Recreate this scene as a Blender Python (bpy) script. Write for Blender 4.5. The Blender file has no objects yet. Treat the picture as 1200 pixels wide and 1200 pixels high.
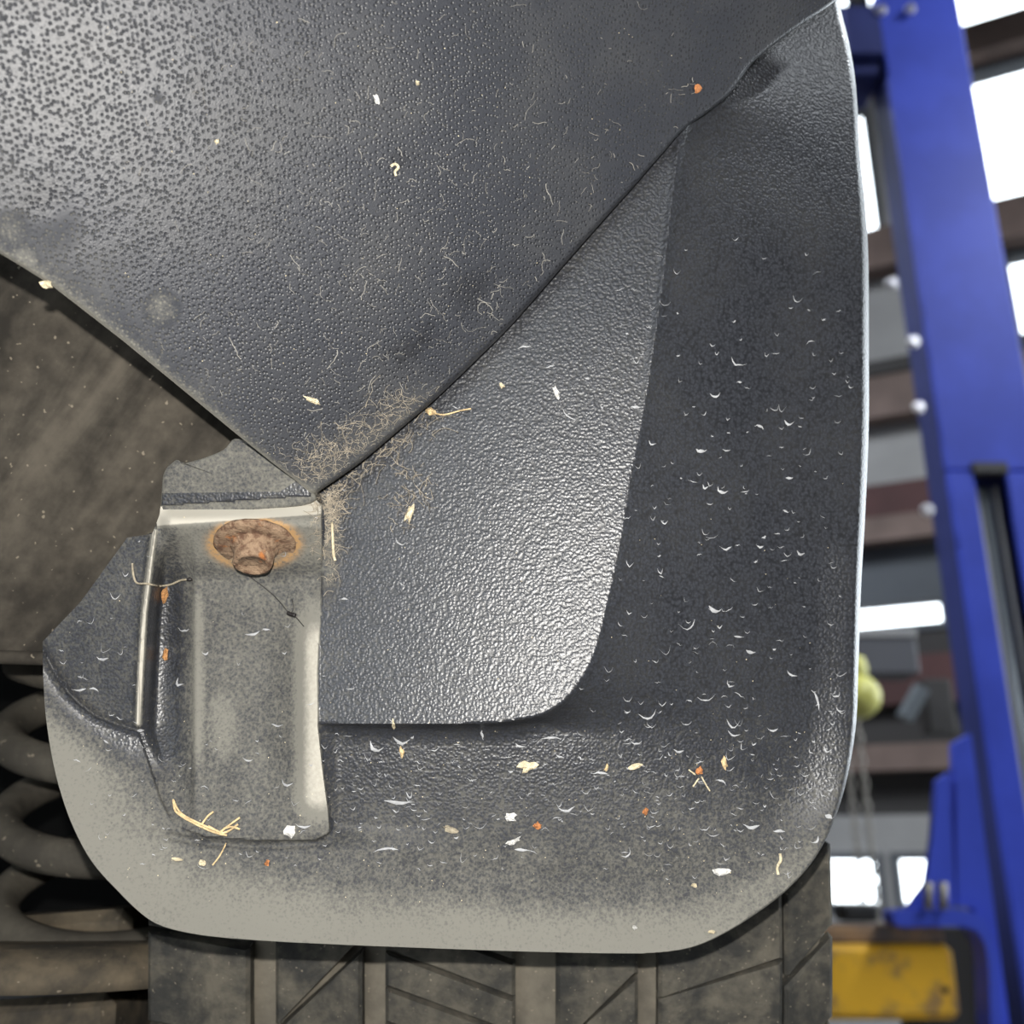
import bpy, math, random
import numpy as np
from mathutils import Vector, Matrix

# ------------------------------------------------------------------ camera, sky, lights, exposure
SC = bpy.context.scene
COL = SC.collection
PITCH = math.radians(19.0)
CAM = np.array([0.0, 0.0, 1.25])
FX = 1200.0                       # focal length in pixels of a 1200 x 1200 frame
FWD = np.array([0.0, math.cos(PITCH), math.sin(PITCH)])
UPV = np.array([0.0, -math.sin(PITCH), math.cos(PITCH)])
RGT = np.array([1.0, 0.0, 0.0])

cam_data = bpy.data.cameras.new('camera')
cam_data.sensor_width = 36.0
cam_data.lens = 36.0
cam_data.clip_start = 0.01
cam_data.dof.use_dof = True
cam_data.dof.focus_distance = 0.272
cam_data.dof.aperture_fstop = 12.0
cam = bpy.data.objects.new('camera', cam_data)
COL.objects.link(cam)
cam.location = CAM
cam.rotation_euler = (math.pi / 2 + PITCH, 0, 0)
SC.camera = cam

SC.view_settings.view_transform = 'Standard'
SC.view_settings.look = 'None'
SC.view_settings.gamma = 1.0
SC.view_settings.use_curve_mapping = False
SC.view_settings.exposure = 0.0
SC.cycles.max_bounces = 6
SC.cycles.use_denoising = True

world = bpy.data.worlds.new('overcast_sky')
SC.world = world
world.use_nodes = True
wn = world.node_tree.nodes
wn['Background'].inputs['Color'].default_value = (0.86, 0.94, 1.0, 1)
wn['Background'].inputs['Strength'].default_value = 6.5


def lamp(name, kind, loc, power, color=(1, 1, 1), size=0.1, rot=(0, 0, 0), size_y=None):
    ld = bpy.data.lights.new(name, kind)
    ld.energy = power
    ld.color = color
    if kind == 'AREA':
        ld.size = size
        if size_y:
            ld.shape = 'RECTANGLE'
            ld.size_y = size_y
    else:
        ld.shadow_soft_size = size
    o = bpy.data.objects.new(name, ld)
    COL.objects.link(o)
    o.location = loc
    o.rotation_euler = rot
    return o


# the phone's own flash, 2.3 cm above its lens
fl = CAM + UPV * 0.023 - RGT * 0.004
lamp('phone_flash', 'POINT', fl, 7.0, (1.0, 0.965, 0.91), 0.0022)
# unseen fill lamps added to brighten the column, wall and upper right flap
for lx, ly, lz, lp in ((2.7, 0.7, 4.3, 105), (-1.6, 2.4, 5.2, 260), (5.2, -4.6, 6.4, 270)):
    lamp('fill_lamp', 'AREA', (lx, ly, lz), lp, (0.9, 0.95, 1.0), 0.3, (0, 0, 0), 1.5)

# ------------------------------------------------------------------ helpers
rng = np.random.default_rng(7)
random.seed(7)


def P(px, py, D):
    """Point at depth D (metres along the lens axis) seen at px, py of the 1200 frame."""
    px, py, D = np.broadcast_arrays(np.asarray(px, float), np.asarray(py, float), np.asarray(D, float))
    a = ((px - 600) / FX * D)[..., None]
    b = ((600 - py) / FX * D)[..., None]
    return CAM + FWD * D[..., None] + RGT * a + UPV * b


def sstep(a, b, x):
    t = np.clip((np.asarray(x, float) - a) / (b - a), 0, 1)
    return t * t * (3 - 2 * t)


def catmull(pts, n=8, closed=False):
    pts = [np.array(p, float) for p in pts]
    m = len(pts)
    out = []
    for i in range(m if closed else m - 1):
        if closed:
            p0, p1, p2, p3 = pts[i - 1], pts[i], pts[(i + 1) % m], pts[(i + 2) % m]
        else:
            p0, p1, p2, p3 = pts[max(i - 1, 0)], pts[i], pts[i + 1], pts[min(i + 2, m - 1)]
        for k in range(n):
            t = k / n
            out.append(0.5 * ((2 * p1) + (-p0 + p2) * t + (2 * p0 - 5 * p1 + 4 * p2 - p3) * t * t + (-p0 + 3 * p1 - 3 * p2 + p3) * t ** 3))
    if not closed:
        out.append(pts[-1])
    return np.array(out)


def poly_dist(X, Y, line):
    d = np.full(X.shape, 1e9)
    for (ax, ay), (bx, by) in zip(line[:-1], line[1:]):
        vx, vy = bx - ax, by - ay
        L = vx * vx + vy * vy + 1e-9
        t = np.clip(((X - ax) * vx + (Y - ay) * vy) / L, 0, 1)
        d = np.minimum(d, np.hypot(X - ax - t * vx, Y - ay - t * vy))
    return d


def inside(X, Y, poly):
    r = np.zeros(X.shape, bool)
    n = len(poly)
    for i in range(n):
        ax, ay = poly[i]
        bx, by = poly[(i + 1) % n]
        if ay == by:
            continue
        c = ((ay > Y) != (by > Y)) & (X < (bx - ax) * (Y - ay) / (by - ay) + ax)
        r ^= c
    return r


def prof(x, xs, ys):
    """smooth monotone-ish interpolation (cosine eased is too lumpy: use dense linear then box filter)"""
    g = np.arange(xs[0], xs[-1] + 1.0)
    v = np.interp(g, xs, ys)
    k = 15
    pad = np.pad(v, k // 2, mode='edge')
    v = np.convolve(pad, np.ones(k) / k, 'valid')
    return np.interp(x, g, v)


def link(name, me, mat=None, parent=None, smooth=True):
    o = bpy.data.objects.new(name, me)
    COL.objects.link(o)
    if mat is not None:
        me.materials.append(mat)
    if parent is not None:
        o.parent = parent
        o.matrix_parent_inverse = parent.matrix_basis.inverted()
    if smooth and len(me.polygons):
        me.polygons.foreach_set('use_smooth', np.ones(len(me.polygons), bool))
    return o


def mesh(name, verts, faces, attrs=None):
    me = bpy.data.meshes.new(name)
    me.from_pydata([tuple(v) for v in verts], [], faces)
    if attrs:
        for k, v in attrs.items():
            a = me.attributes.new(k, 'FLOAT', 'POINT')
            a.data.foreach_set('value', np.asarray(v, np.float32))
    me.update()
    return me


def tag(o, label=None, cat=None, group=None, kind=None):
    if label:
        o['label'] = label
    if cat:
        o['category'] = cat
    if group:
        o['group'] = group
    if kind:
        o['kind'] = kind
    return o


def empty(name, loc):
    o = bpy.data.objects.new(name, None)
    COL.objects.link(o)
    o.location = loc
    o.empty_display_size = 0.02
    return o


class MB:
    """collects simple solids in one mesh"""
    def __init__(self):
        self.v, self.f = [], []

    def add(self, vs, fs):
        n = len(self.v)
        self.v += [tuple(map(float, p)) for p in vs]
        self.f += [tuple(i + n for i in f) for f in fs]
        return self

    def box(self, lo, hi, O=(0, 0, 0), ex=(1, 0, 0), ey=(0, 1, 0), ez=(0, 0, 1), bev=0.0):
        O, ex, ey, ez = map(lambda a: np.array(a, float), (O, ex, ey, ez))
        lo, hi = np.minimum(lo, hi), np.maximum(lo, hi)
        pt = lambda a, b, c: O + ex * a + ey * b + ez * c
        if bev <= 0:
            vs = [pt(a, b, c) for a in (lo[0], hi[0]) for b in (lo[1], hi[1]) for c in (lo[2], hi[2])]
            fs = [(0, 1, 3, 2), (4, 6, 7, 5), (0, 4, 5, 1), (2, 3, 7, 6), (0, 2, 6, 4), (1, 5, 7, 3)]
            return self.add(vs, fs)
        b = min(bev, (hi[0] - lo[0]) / 2.1, (hi[1] - lo[1]) / 2.1, (hi[2] - lo[2]) / 2.1)
        vs, ix = [], {}
        for sx in (0, 1):
            for sy in (0, 1):
                for sz in (0, 1):
                    base = [(lo, hi)[sx][0], (lo, hi)[sy][1], (lo, hi)[sz][2]]
                    ins = [b * (1 - 2 * s) for s in (sx, sy, sz)]
                    for k in range(3):
                        q = [base[i] + (0 if i == k else ins[i]) for i in range(3)]
                        ix[(sx, sy, sz, k)] = len(vs)
                        vs.append(pt(*q))
        fs = []
        for k in range(3):
            i, j = [(1, 2), (2, 0), (0, 1)][k]
            for s in (0, 1):
                def key(a, c):
                    t = [0, 0, 0]
                    t[k], t[i], t[j] = s, a, c
                    return ix[tuple(t) + (k,)]
                q = (key(0, 0), key(1, 0), key(1, 1), key(0, 1))
                fs.append(q if s else q[::-1])
        for k in range(3):
            i, j = [(1, 2), (2, 0), (0, 1)][k]
            for a in (0, 1):
                for c in (0, 1):
                    t0, t1 = [0, 0, 0], [0, 0, 0]
                    t0[i] = t1[i] = a
                    t0[j] = t1[j] = c
                    t1[k] = 1
                    fs.append((ix[tuple(t0) + (i,)], ix[tuple(t1) + (i,)], ix[tuple(t1) + (j,)], ix[tuple(t0) + (j,)]))
        for sx in (0, 1):
            for sy in (0, 1):
                for sz in (0, 1):
                    fs.append(tuple(ix[(sx, sy, sz, k)] for k in range(3)))
        return self.add(vs, fs)

    def tube(self, pts, r, n=8, cap=True):
        pts = [np.array(p, float) for p in pts]
        rr = [r] * len(pts) if np.isscalar(r) else list(r)
        vs, fs = [], []
        up = np.array([0.13, 0.27, 0.95])
        for i, p in enumerate(pts):
            t = pts[min(i + 1, len(pts) - 1)] - pts[max(i - 1, 0)]
            t = t / (np.linalg.norm(t) + 1e-12)
            a = np.cross(t, up)
            if np.linalg.norm(a) < 1e-3:
                a = np.cross(t, np.array([1.0, 0, 0]))
            a /= np.linalg.norm(a)
            b = np.cross(t, a)
            for k in range(n):
                w = 2 * math.pi * k / n
                vs.append(p + rr[i] * (a * math.cos(w) + b * math.sin(w)))
        for i in range(len(pts) - 1):
            for k in range(n):
                fs.append((i * n + k, i * n + (k + 1) % n, (i + 1) * n + (k + 1) % n, (i + 1) * n + k))
        if cap:
            fs.append(tuple(range(n))[::-1])
            fs.append(tuple(range((len(pts) - 1) * n, len(pts) * n)))
        return self.add(vs, fs)

    def lathe(self, O, axis, profile, n=32, jitter=0.0, capstart=False, capend=True):
        """profile: (radius, height along axis) pairs"""
        O = np.array(O, float)
        ax = np.array(axis, float)
        ax /= np.linalg.norm(ax)
        a = np.cross(ax, [0, 0, 1.0])
        if np.linalg.norm(a) < 1e-3:
            a = np.cross(ax, [1.0, 0, 0])
        a /= np.linalg.norm(a)
        b = np.cross(ax, a)
        vs, fs = [], []
        for i, (r, h) in enumerate(profile):
            for k in range(n):
                w = 2 * math.pi * k / n
                rj = r * (1 + jitter * (rng.random() - 0.5))
                vs.append(O + ax * h + rj * (a * math.cos(w) + b * math.sin(w)))
        m = len(profile)
        for i in range(m - 1):
            for k in range(n):
                fs.append((i * n + k, i * n + (k + 1) % n, (i + 1) * n + (k + 1) % n, (i + 1) * n + k))
        if capend:
            fs.append(tuple(range((m - 1) * n, m * n)))
        if capstart:
            fs.append(tuple(range(n))[::-1])
        return self.add(vs, fs)

    def build(self, name, mat, parent=None, smooth=False):
        return link(name, mesh(name, self.v, self.f), mat, parent, smooth)


# ------------------------------------------------------------------ materials
class NT:
    def __init__(self, name):
        self.m = bpy.data.materials.new(name)
        self.m.use_nodes = True
        self.t = self.m.node_tree
        self.b = self.t.nodes['Principled BSDF']
        self.out = self.t.nodes['Material Output']

    def n(self, typ, **kw):
        o = self.t.nodes.new(typ)
        for k, v in kw.items():
            if k in o.inputs:
                o.inputs[k].default_value = v
            else:
                setattr(o, k, v)
        return o

    def l(self, a, b):
        self.t.links.new(a, b)

    def math(self, op, a, b=None, c=None, clamp=False):
        o = self.t.nodes.new('ShaderNodeMath')
        o.operation = op
        o.use_clamp = clamp
        for i, v in enumerate((a, b, c)):
            if v is None:
                continue
            if hasattr(v, 'is_output'):
                self.l(v, o.inputs[i])
            else:
                o.inputs[i].default_value = v
        return o.outputs[0]

    def mix(self, f, a, b):
        o = self.t.nodes.new('ShaderNodeMix')
        o.data_type = 'RGBA'
        for s, v in ((o.inputs[0], f), (o.inputs[6], a), (o.inputs[7], b)):
            if hasattr(v, 'is_output'):
                self.l(v, s)
            elif isinstance(v, tuple):
                s.default_value = v + (1,) if len(v) == 3 else v
            else:
                s.default_value = v
        return o.outputs[2]

    def ramp(self, f, a, b, lo=0.0, hi=1.0):
        o = self.t.nodes.new('ShaderNodeMapRange')
        o.interpolation_type = 'SMOOTHSTEP'
        self.l(f, o.inputs['Value'])
        o.inputs['From Min'].default_value = a
        o.inputs['From Max'].default_value = b
        o.inputs['To Min'].default_value = lo
        o.inputs['To Max'].default_value = hi
        return o.outputs[0]

    def coords(self):
        return self.n('ShaderNodeTexCoord').outputs['Object']

    def noise(self, co, scale, detail=3.0, rough=0.55, dist=0.0):
        o = self.n('ShaderNodeTexNoise')
        o.inputs['Scale'].default_value = scale
        o.inputs['Detail'].default_value = detail
        o.inputs['Roughness'].default_value = rough
        o.inputs['Distortion'].default_value = dist
        self.l(co, o.inputs['Vector'])
        return o.outputs[0]

    def voro(self, co, scale, feature='F1', rnd=1.0):
        o = self.n('ShaderNodeTexVoronoi')
        o.feature = feature
        o.inputs['Scale'].default_value = scale
        o.inputs['Randomness'].default_value = rnd
        self.l(co, o.inputs['Vector'])
        return o.outputs['Distance']

    def attr(self, name):
        o = self.n('ShaderNodeAttribute')
        o.attribute_name = name
        return o.outputs['Fac']

    def bump(self, h, strength=0.5, dist=0.001, normal=None):
        o = self.n('ShaderNodeBump')
        o.inputs['Distance'].default_value = dist
        if hasattr(strength, 'is_output'):
            self.l(strength, o.inputs['Strength'])
        else:
            o.inputs['Strength'].default_value = strength
        self.l(h, o.inputs['Height'])
        if normal is not None:
            self.l(normal, o.inputs['Normal'])
        return o.outputs[0]


def simple(name, col, rough=0.5, metal=0.0, var=0.0, scale=20.0, bump=0.0, bscale=300.0, spec=0.5):
    k = NT(name)
    co = k.coords()
    k.b.inputs['Roughness'].default_value = rough
    k.b.inputs['Metallic'].default_value = metal
    k.b.inputs['Specular IOR Level'].default_value = spec
    if var > 0:
        nz = k.noise(co, scale, 4.0)
        f = k.ramp(nz, 0.3, 0.7)
        a = tuple(c * (1 - var) for c in col)
        b = tuple(min(1, c * (1 + var)) for c in col)
        k.l(k.mix(f, a, b), k.b.inputs['Base Color'])
    else:
        k.b.inputs['Base Color'].default_value = tuple(col) + (1,)
    if bump > 0:
        k.l(k.bump(k.noise(co, bscale, 3.0), bump, 0.002), k.b.inputs['Normal'])
    return k.m


def grained_plastic(name, base, grain, wavy, strength, rough=0.4, dustcol=(0.165, 0.160, 0.140), pits=False):
    """moulded black plastic with a pebble grain, dust where the 'dust' attribute says so, fine pale specks"""
    k = NT(name)
    co = k.coords()
    warp = k.n('ShaderNodeTexNoise')
    warp.inputs['Scale'].default_value = grain * 0.45
    warp.inputs['Detail'].default_value = 1.0
    k.l(co, warp.inputs['Vector'])
    sub = k.n('ShaderNodeVectorMath', operation='SUBTRACT')
    k.l(warp.outputs['Color'], sub.inputs[0])
    sub.inputs[1].default_value = (0.5, 0.5, 0.5)
    sc = k.n('ShaderNodeVectorMath', operation='SCALE')
    k.l(sub.outputs[0], sc.inputs[0])
    sc.inputs['Scale'].default_value = wavy / grain
    add = k.n('ShaderNodeVectorMath', operation='ADD')
    k.l(co, add.inputs[0])
    k.l(sc.outputs[0], add.inputs[1])
    v = k.voro(add.outputs[0], grain, 'SMOOTH_F1' if not pits else 'F1', 0.85 if not pits else 0.6)
    h = k.ramp(v, 0.05, 0.75, 1.0, 0.0) if not pits else k.ramp(v, 0.10, 0.5, 0.0, 1.0)
    fine = k.noise(co, grain * 2.6, 2.0)
    h2 = k.math('ADD', h, k.math('MULTIPLY', fine, 0.35))
    dust = k.attr('dust')
    rust = k.attr('rust')
    n1 = k.noise(co, 90.0, 5.0, 0.65)
    n2 = k.noise(co, 900.0, 3.0, 0.6)
    # film of dust, patchy and caught by the grain
    d = k.math('ADD', dust, k.math('MULTIPLY', k.math('SUBTRACT', n1, 0.5), 0.5))
    d = k.math('ADD', d, k.math('MULTIPLY', k.math('SUBTRACT', n2, 0.5), 0.55))
    n3 = k.noise(co, 2600.0, 2.0, 0.6)
    d = k.math('ADD', d, k.math('MULTIPLY', k.math('SUBTRACT', n3, 0.5), 0.5))
    d = k.math('SUBTRACT', d, k.math('MULTIPLY', k.math('SUBTRACT', h, 0.4), 0.32))
    d = k.math('MULTIPLY', d, k.ramp(dust, 0.0, 0.12))
    d = k.ramp(d, 0.05, 0.95)
    film = k.math('MULTIPLY', k.ramp(k.noise(co, 38.0, 4.0, 0.6), 0.35, 0.75), 0.10)
    film = k.math('MULTIPLY', film, k.ramp(k.math('ADD', k.math('MULTIPLY', k.noise(co, 2100.0, 2.0), 0.7), k.math('MULTIPLY', h, -0.25 if not pits else 0.4)), 0.12 if not pits else 0.5, 0.38 if not pits else 0.75))
    if pits:
        film = k.math('MULTIPLY', film, 1.1)
    sp = k.ramp(k.noise(co, 2300.0, 2.0, 0.6), 0.66, 0.74, 0.0, 0.6)
    sp = k.math('MULTIPLY', sp, k.ramp(n1, 0.38, 0.6))
    sp = k.math('MULTIPLY', sp, k.attr('speck'))
    d = k.math('ADD', k.math('MAXIMUM', d, sp), film, clamp=True)
    base_c = k.mix(h, tuple(q * 0.55 for q in base), tuple(q * (1.6 if pits else 1.7) for q in base))
    c = k.mix(d, base_c, dustcol)
    if pits:
        oil = k.math('MULTIPLY', k.attr('oil'), k.ramp(n1, 0.35, 0.6))
        c = k.mix(oil, c, (0.006, 0.006, 0.007))
    c = k.mix(k.math('MULTIPLY', rust, k.ramp(n2, 0.2, 0.6), clamp=True), c, (0.34, 0.21, 0.10))
    c = k.mix(k.math('MULTIPLY', k.ramp(k.math('ADD', dust, k.math('MULTIPLY', n2, 0.3)), 1.25, 1.75), 0.9), c, (0.46, 0.435, 0.375))
    k.l(c, k.b.inputs['Base Color'])
    d = k.math('MAXIMUM', d, k.math('MULTIPLY', k.ramp(dust, 0.08, 0.45), 0.5))
    k.l(k.ramp(d, 0.0, 0.7, rough, 0.85), k.b.inputs['Roughness'])
    k.l(k.ramp(d, 0.0, 0.8, 0.42 if not pits else 0.30, 0.12), k.b.inputs['Specular IOR Level'])
    st = k.ramp(dust, 0.25, 0.95, strength, strength * 0.22)
    k.l(k.bump(h2, st, 0.0006), k.b.inputs['Normal'])
    return k.m


M = {}
M['flap'] = grained_plastic('black_grained_plastic', (0.019, 0.0205, 0.025), 1250.0, 0.9, 0.19, 0.33)
M['panel'] = grained_plastic('black_pebbled_plastic', (0.019, 0.0205, 0.025), 1000.0, 0.35, 0.34, 0.38, pits=True)


def rusty(name):
    k = NT(name)
    co = k.coords()
    n1 = k.noise(co, 420.0, 5.0, 0.65)
    n2 = k.noise(co, 1800.0, 3.0)
    c = k.mix(k.ramp(n1, 0.32, 0.6), (0.10, 0.05, 0.028), (0.26, 0.175, 0.11))
    c = k.mix(k.ramp(k.noise(co, 160.0, 3.0), 0.55, 0.68), c, (0.34, 0.12, 0.03))
    k.l(c, k.b.inputs['Base Color'])
    k.b.inputs['Roughness'].default_value = 0.85
    k.l(k.bump(k.math('ADD', n1, k.math('MULTIPLY', n2, 0.4)), 0.9, 0.0012), k.b.inputs['Normal'])
    return k.m


M['rust'] = rusty('rust_crusted_steel')


def dirty(name, dark, light, scale, stretch=(1, 1, 1), rot=(0, 0, 0), rough=0.9, bump=0.3, bscale=250):
    k = NT(name)
    m0 = k.n('ShaderNodeMapping')
    m0.inputs['Rotation'].default_value = rot
    k.l(k.coords(), m0.inputs['Vector'])
    mp = k.n('ShaderNodeMapping')
    mp.inputs['Scale'].default_value = stretch
    k.l(m0.outputs[0], mp.inputs['Vector'])
    co = k.coords()
    a = k.noise(mp.outputs[0], scale, 5.0, 0.6, 0.4)
    b = k.noise(co, scale * 5, 4.0, 0.6)
    f = k.ramp(k.math('ADD', k.math('MULTIPLY', a, 0.75), k.math('MULTIPLY', b, 0.25)), 0.36, 0.66)
    c = k.mix(f, dark, light)
    sp = k.ramp(k.noise(co, scale * 16, 1.0), 0.72, 0.76, 0.0, 0.5)
    c = k.mix(sp, c, (0.34, 0.29, 0.22))
    k.l(c, k.b.inputs['Base Color'])
    k.b.inputs['Roughness'].default_value = rough
    k.b.inputs['Specular IOR Level'].default_value = 0.2
    k.l(k.bump(k.noise(co, bscale, 4.0), bump, 0.001), k.b.inputs['Normal'])
    return k.m


M['liner'] = dirty('mud_stained_felt', (0.026, 0.023, 0.019), (0.095, 0.083, 0.066), 34.0, (1.0, 1.0, 0.22), (0, math.radians(-33), 0), 0.95, 0.15, 160)
M['tyre'] = dirty('dusty_tyre_rubber', (0.030, 0.030, 0.028), (0.105, 0.095, 0.075), 60.0, rough=0.75, bump=0.4, bscale=700)
M['tyre_groove'] = dirty('silted_tyre_groove', (0.095, 0.086, 0.070), (0.16, 0.142, 0.112), 40.0, rough=0.9, bump=0.2, bscale=500)
M['spring'] = dirty('dusty_painted_spring', (0.045, 0.041, 0.034), (0.10, 0.09, 0.072), 25.0, rough=0.85, bump=0.2, bscale=300)
M['arm_mud'] = dirty('muddy_suspension_steel', (0.036, 0.033, 0.028), (0.13, 0.105, 0.072), 30.0, rough=0.9, bump=0.35, bscale=200)
M['rim'] = simple('brake_dusted_alloy', (0.25, 0.24, 0.22), 0.5, 0.6, 0.3, 30)
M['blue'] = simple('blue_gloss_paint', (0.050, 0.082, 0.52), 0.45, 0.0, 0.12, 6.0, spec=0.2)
M['blue_dark'] = simple('shaded_and_dark_blue', (0.03, 0.04, 0.16), 0.65, 0.0, 0.15, 6.0, spec=0.2)  # side webs carry their shade in this darker blue; the beam shares it
M['cylinder'] = simple('grey_hydraulic_steel', (0.16, 0.18, 0.20), 0.35, 0.3)
M['zinc'] = simple('zinc_bolt', (0.75, 0.74, 0.78), 0.28, 0.85)
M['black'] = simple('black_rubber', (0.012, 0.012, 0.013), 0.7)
M['spring_shade'] = simple('black_shade_paint', (0.006, 0.006, 0.006), 0.95, spec=0.05)  # black that paints the unlit space behind the coil spring
M['yellow'] = None
M['purlin'] = simple('brown_primer_steel', (0.16, 0.115, 0.10), 0.7, 0, 0.25, 4.0)
M['maroon'] = simple('maroon_primer_steel', (0.075, 0.030, 0.030), 0.7, 0, 0.2, 4.0)
M['sheet'] = simple('grey_wall_sheet', (0.30, 0.30, 0.30), 0.7, 0, 0.1, 3.0)
M['slate'] = simple('slate_grey_sheet', (0.075, 0.085, 0.10), 0.6, 0, 0.1, 3.0)
M['dark'] = simple('dark_steel', (0.03, 0.028, 0.028), 0.6)
M['low_bounce_sheet'] = simple('low_bounce_wall_sheet', (0.10, 0.10, 0.10), 0.8, 0, 0.15, 2.0)  # darkened to cut the light bounced onto the flap
M['concrete'] = simple('low_bounce_concrete', (0.12, 0.115, 0.11), 0.85, 0, 0.15, 3.0, 0.2, 60)  # kept dark so the floor bounces less light upward
M['ball'] = simple('pale_yellow_green_plastic', (0.62, 0.60, 0.16), 0.35)
M['chain'] = simple('galvanised_chain', (0.30, 0.28, 0.25), 0.5, 0.6)
M['boxgrey'] = simple('dark_grey_enamel', (0.07, 0.072, 0.085), 0.5)
M['scuff'] = simple('pale_scuff', (0.33, 0.335, 0.345), 0.75, 0, 0.25, 400.0)
M['lint'] = simple('pale_lint', (0.22, 0.21, 0.19), 0.9, 0, 0.35, 300.0)
M['web'] = simple('dusty_cobweb', (0.30, 0.265, 0.21), 0.9, 0, 0.3, 500.0)
M['straw'] = simple('dry_straw', (0.62, 0.46, 0.25), 0.75, 0, 0.3, 500.0, 0.4, 2000)
M['cream'] = simple('cream_flake', (0.72, 0.62, 0.42), 0.8, 0, 0.25, 600.0, 0.6, 2500)
M['white'] = simple('whitish_chip', (0.66, 0.65, 0.62), 0.8, 0, 0.2, 700.0, 0.5, 2500)
M['husk'] = simple('brown_husk', (0.40, 0.20, 0.075), 0.75, 0, 0.35, 700.0, 0.5, 2500)
M['orange'] = simple('orange_brown_crumb', (0.50, 0.20, 0.07), 0.8, 0, 0.3, 900.0, 0.5, 2500)
M['insect'] = simple('black_insect', (0.012, 0.010, 0.010), 0.5)
M['twig'] = simple('grey_brown_twig', (0.30, 0.26, 0.19), 0.85, 0, 0.3, 700.0)


def yellow_paint():
    k = NT('worn_yellow_paint')
    co = k.coords()
    f = k.ramp(k.noise(co, 16.0, 5.0, 0.65), 0.46, 0.66)
    c = k.mix(f, (0.86, 0.47, 0.022), (0.34, 0.2, 0.07))
    k.l(c, k.b.inputs['Base Color'])
    k.b.inputs['Roughness'].default_value = 0.5
    return k.m


M['yellow'] = yellow_paint()
M['rusttop'] = dirty('rusty_scraped_steel', (0.14, 0.12, 0.115), (0.36, 0.22, 0.12), 22.0)


def glass():
    k = NT('window_glass')
    tr = k.n('ShaderNodeBsdfTransparent')
    gl = k.n('ShaderNodeBsdfGlossy')
    gl.inputs['Roughness'].default_value = 0.05
    mx = k.n('ShaderNodeMixShader')
    mx.inputs[0].default_value = 0.06
    k.l(tr.outputs[0], mx.inputs[1])
    k.l(gl.outputs[0], mx.inputs[2])
    k.l(mx.outputs[0], k.out.inputs['Surface'])
    return k.m


M['glass'] = glass()

# ------------------------------------------------------------------ workshop (setting)
YAW = math.radians(25)
ES = np.array([math.cos(YAW), -math.sin(YAW), 0.0])      # along the window wall, towards the camera's right
EN = np.array([math.sin(YAW), math.cos(YAW), 0.0])       # out through the window wall
WQ = np.array([2.0, 4.2, 0.0])                           # a point of the window wall
EZ = np.array([0.0, 0.0, 1.0])


def wall_sz(px, py):
    d = FWD + RGT * (px - 600) / FX + UPV * (600 - py) / FX
    t = np.dot(WQ - CAM, EN) / np.dot(d, EN)
    q = CAM + d * t
    return float(np.dot(q - WQ, ES)), float(q[2])


def wbox(lo, hi, mb=None):
    return (mb or MB()).box(lo, hi, WQ, ES, EN, EZ)


Z = lambda y, x=1040: wall_sz(x, y)[1]
# bands of the window wall from the floor to the eaves: heights, material, window openings (s intervals)
ROOF = 7.4
S0, S1 = -9.0, 9.0
big = [(-3.4, -1.75), (-1.7, -0.2), (-0.15, 1.35), (1.4, 2.9), (2.95, 4.5), (4.55, 6.0)]
zs = {k: Z(v) for k, v in dict(lowsill=1069, lowtop=999, shelf=955, beam=905, beamtop=875, g3=800, winb=742, wint=700, slt=690, brt=640, mart=612,
                               gr2=566, gr2t=497, brn=450, gr1=438, gr1t=324, sill=318, wb=280).items()}
zw2b, zw2t = wall_sz(1172, 249)[1], wall_sz(1145, 80)[1]
zw1b = wall_sz(1140, 46)[1]
zw3t = wall_sz(1178, 295)[1]
sR = wall_sz(1172, 300)[0]
bands = [
    (0.0, zs['lowsill'], 'sheet', []),
    (zs['lowsill'], zs['lowtop'], 'sheet', [wall_sz(a, 1030)[0] for a in (960, 1037, 1046, 1125)]),
    (zs['lowtop'], zs['shelf'], 'sheet', []),
    (zs['shelf'], zs['winb'], 'dark', []),
    (zs['winb'], zs['wint'], 'sheet', [wall_sz(a, 720)[0] for a in (930, 1112)]),
    (zs['wint'], zs['brt'], 'slate', []),
    (zs['brt'], zs['mart'], 'purlin', []),
    (zs['mart'], zs['gr2'], 'maroon', []),
    (zs['gr2'], zs['gr2t'], 'sheet', []),
    (zs['gr2t'], zs['gr1'], 'sheet', []),
    (zs['gr1'], zw3t, 'sheet', [sR, sR + 1.4, sR + 1.45, sR + 2.9, sR + 2.95, sR + 4.4]),
    (zw3t, zw2b, 'sheet', []),
    (zw2b, zw2t, 'sheet', [v for ab in big for v in ab]),
    (zw2t, zw1b, 'sheet', []),
    (zw1b, zw1b + 1.3, 'sheet', [v for ab in big for v in ab]),
    (zw1b + 1.3, ROOF, 'sheet', []),
]
sD0, sD1 = max(wall_sz(1200, y)[0] for y in (380, 600, 900)) + 0.35, 8.6
wall = {}
nwin = 0
wall_root = None
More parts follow.
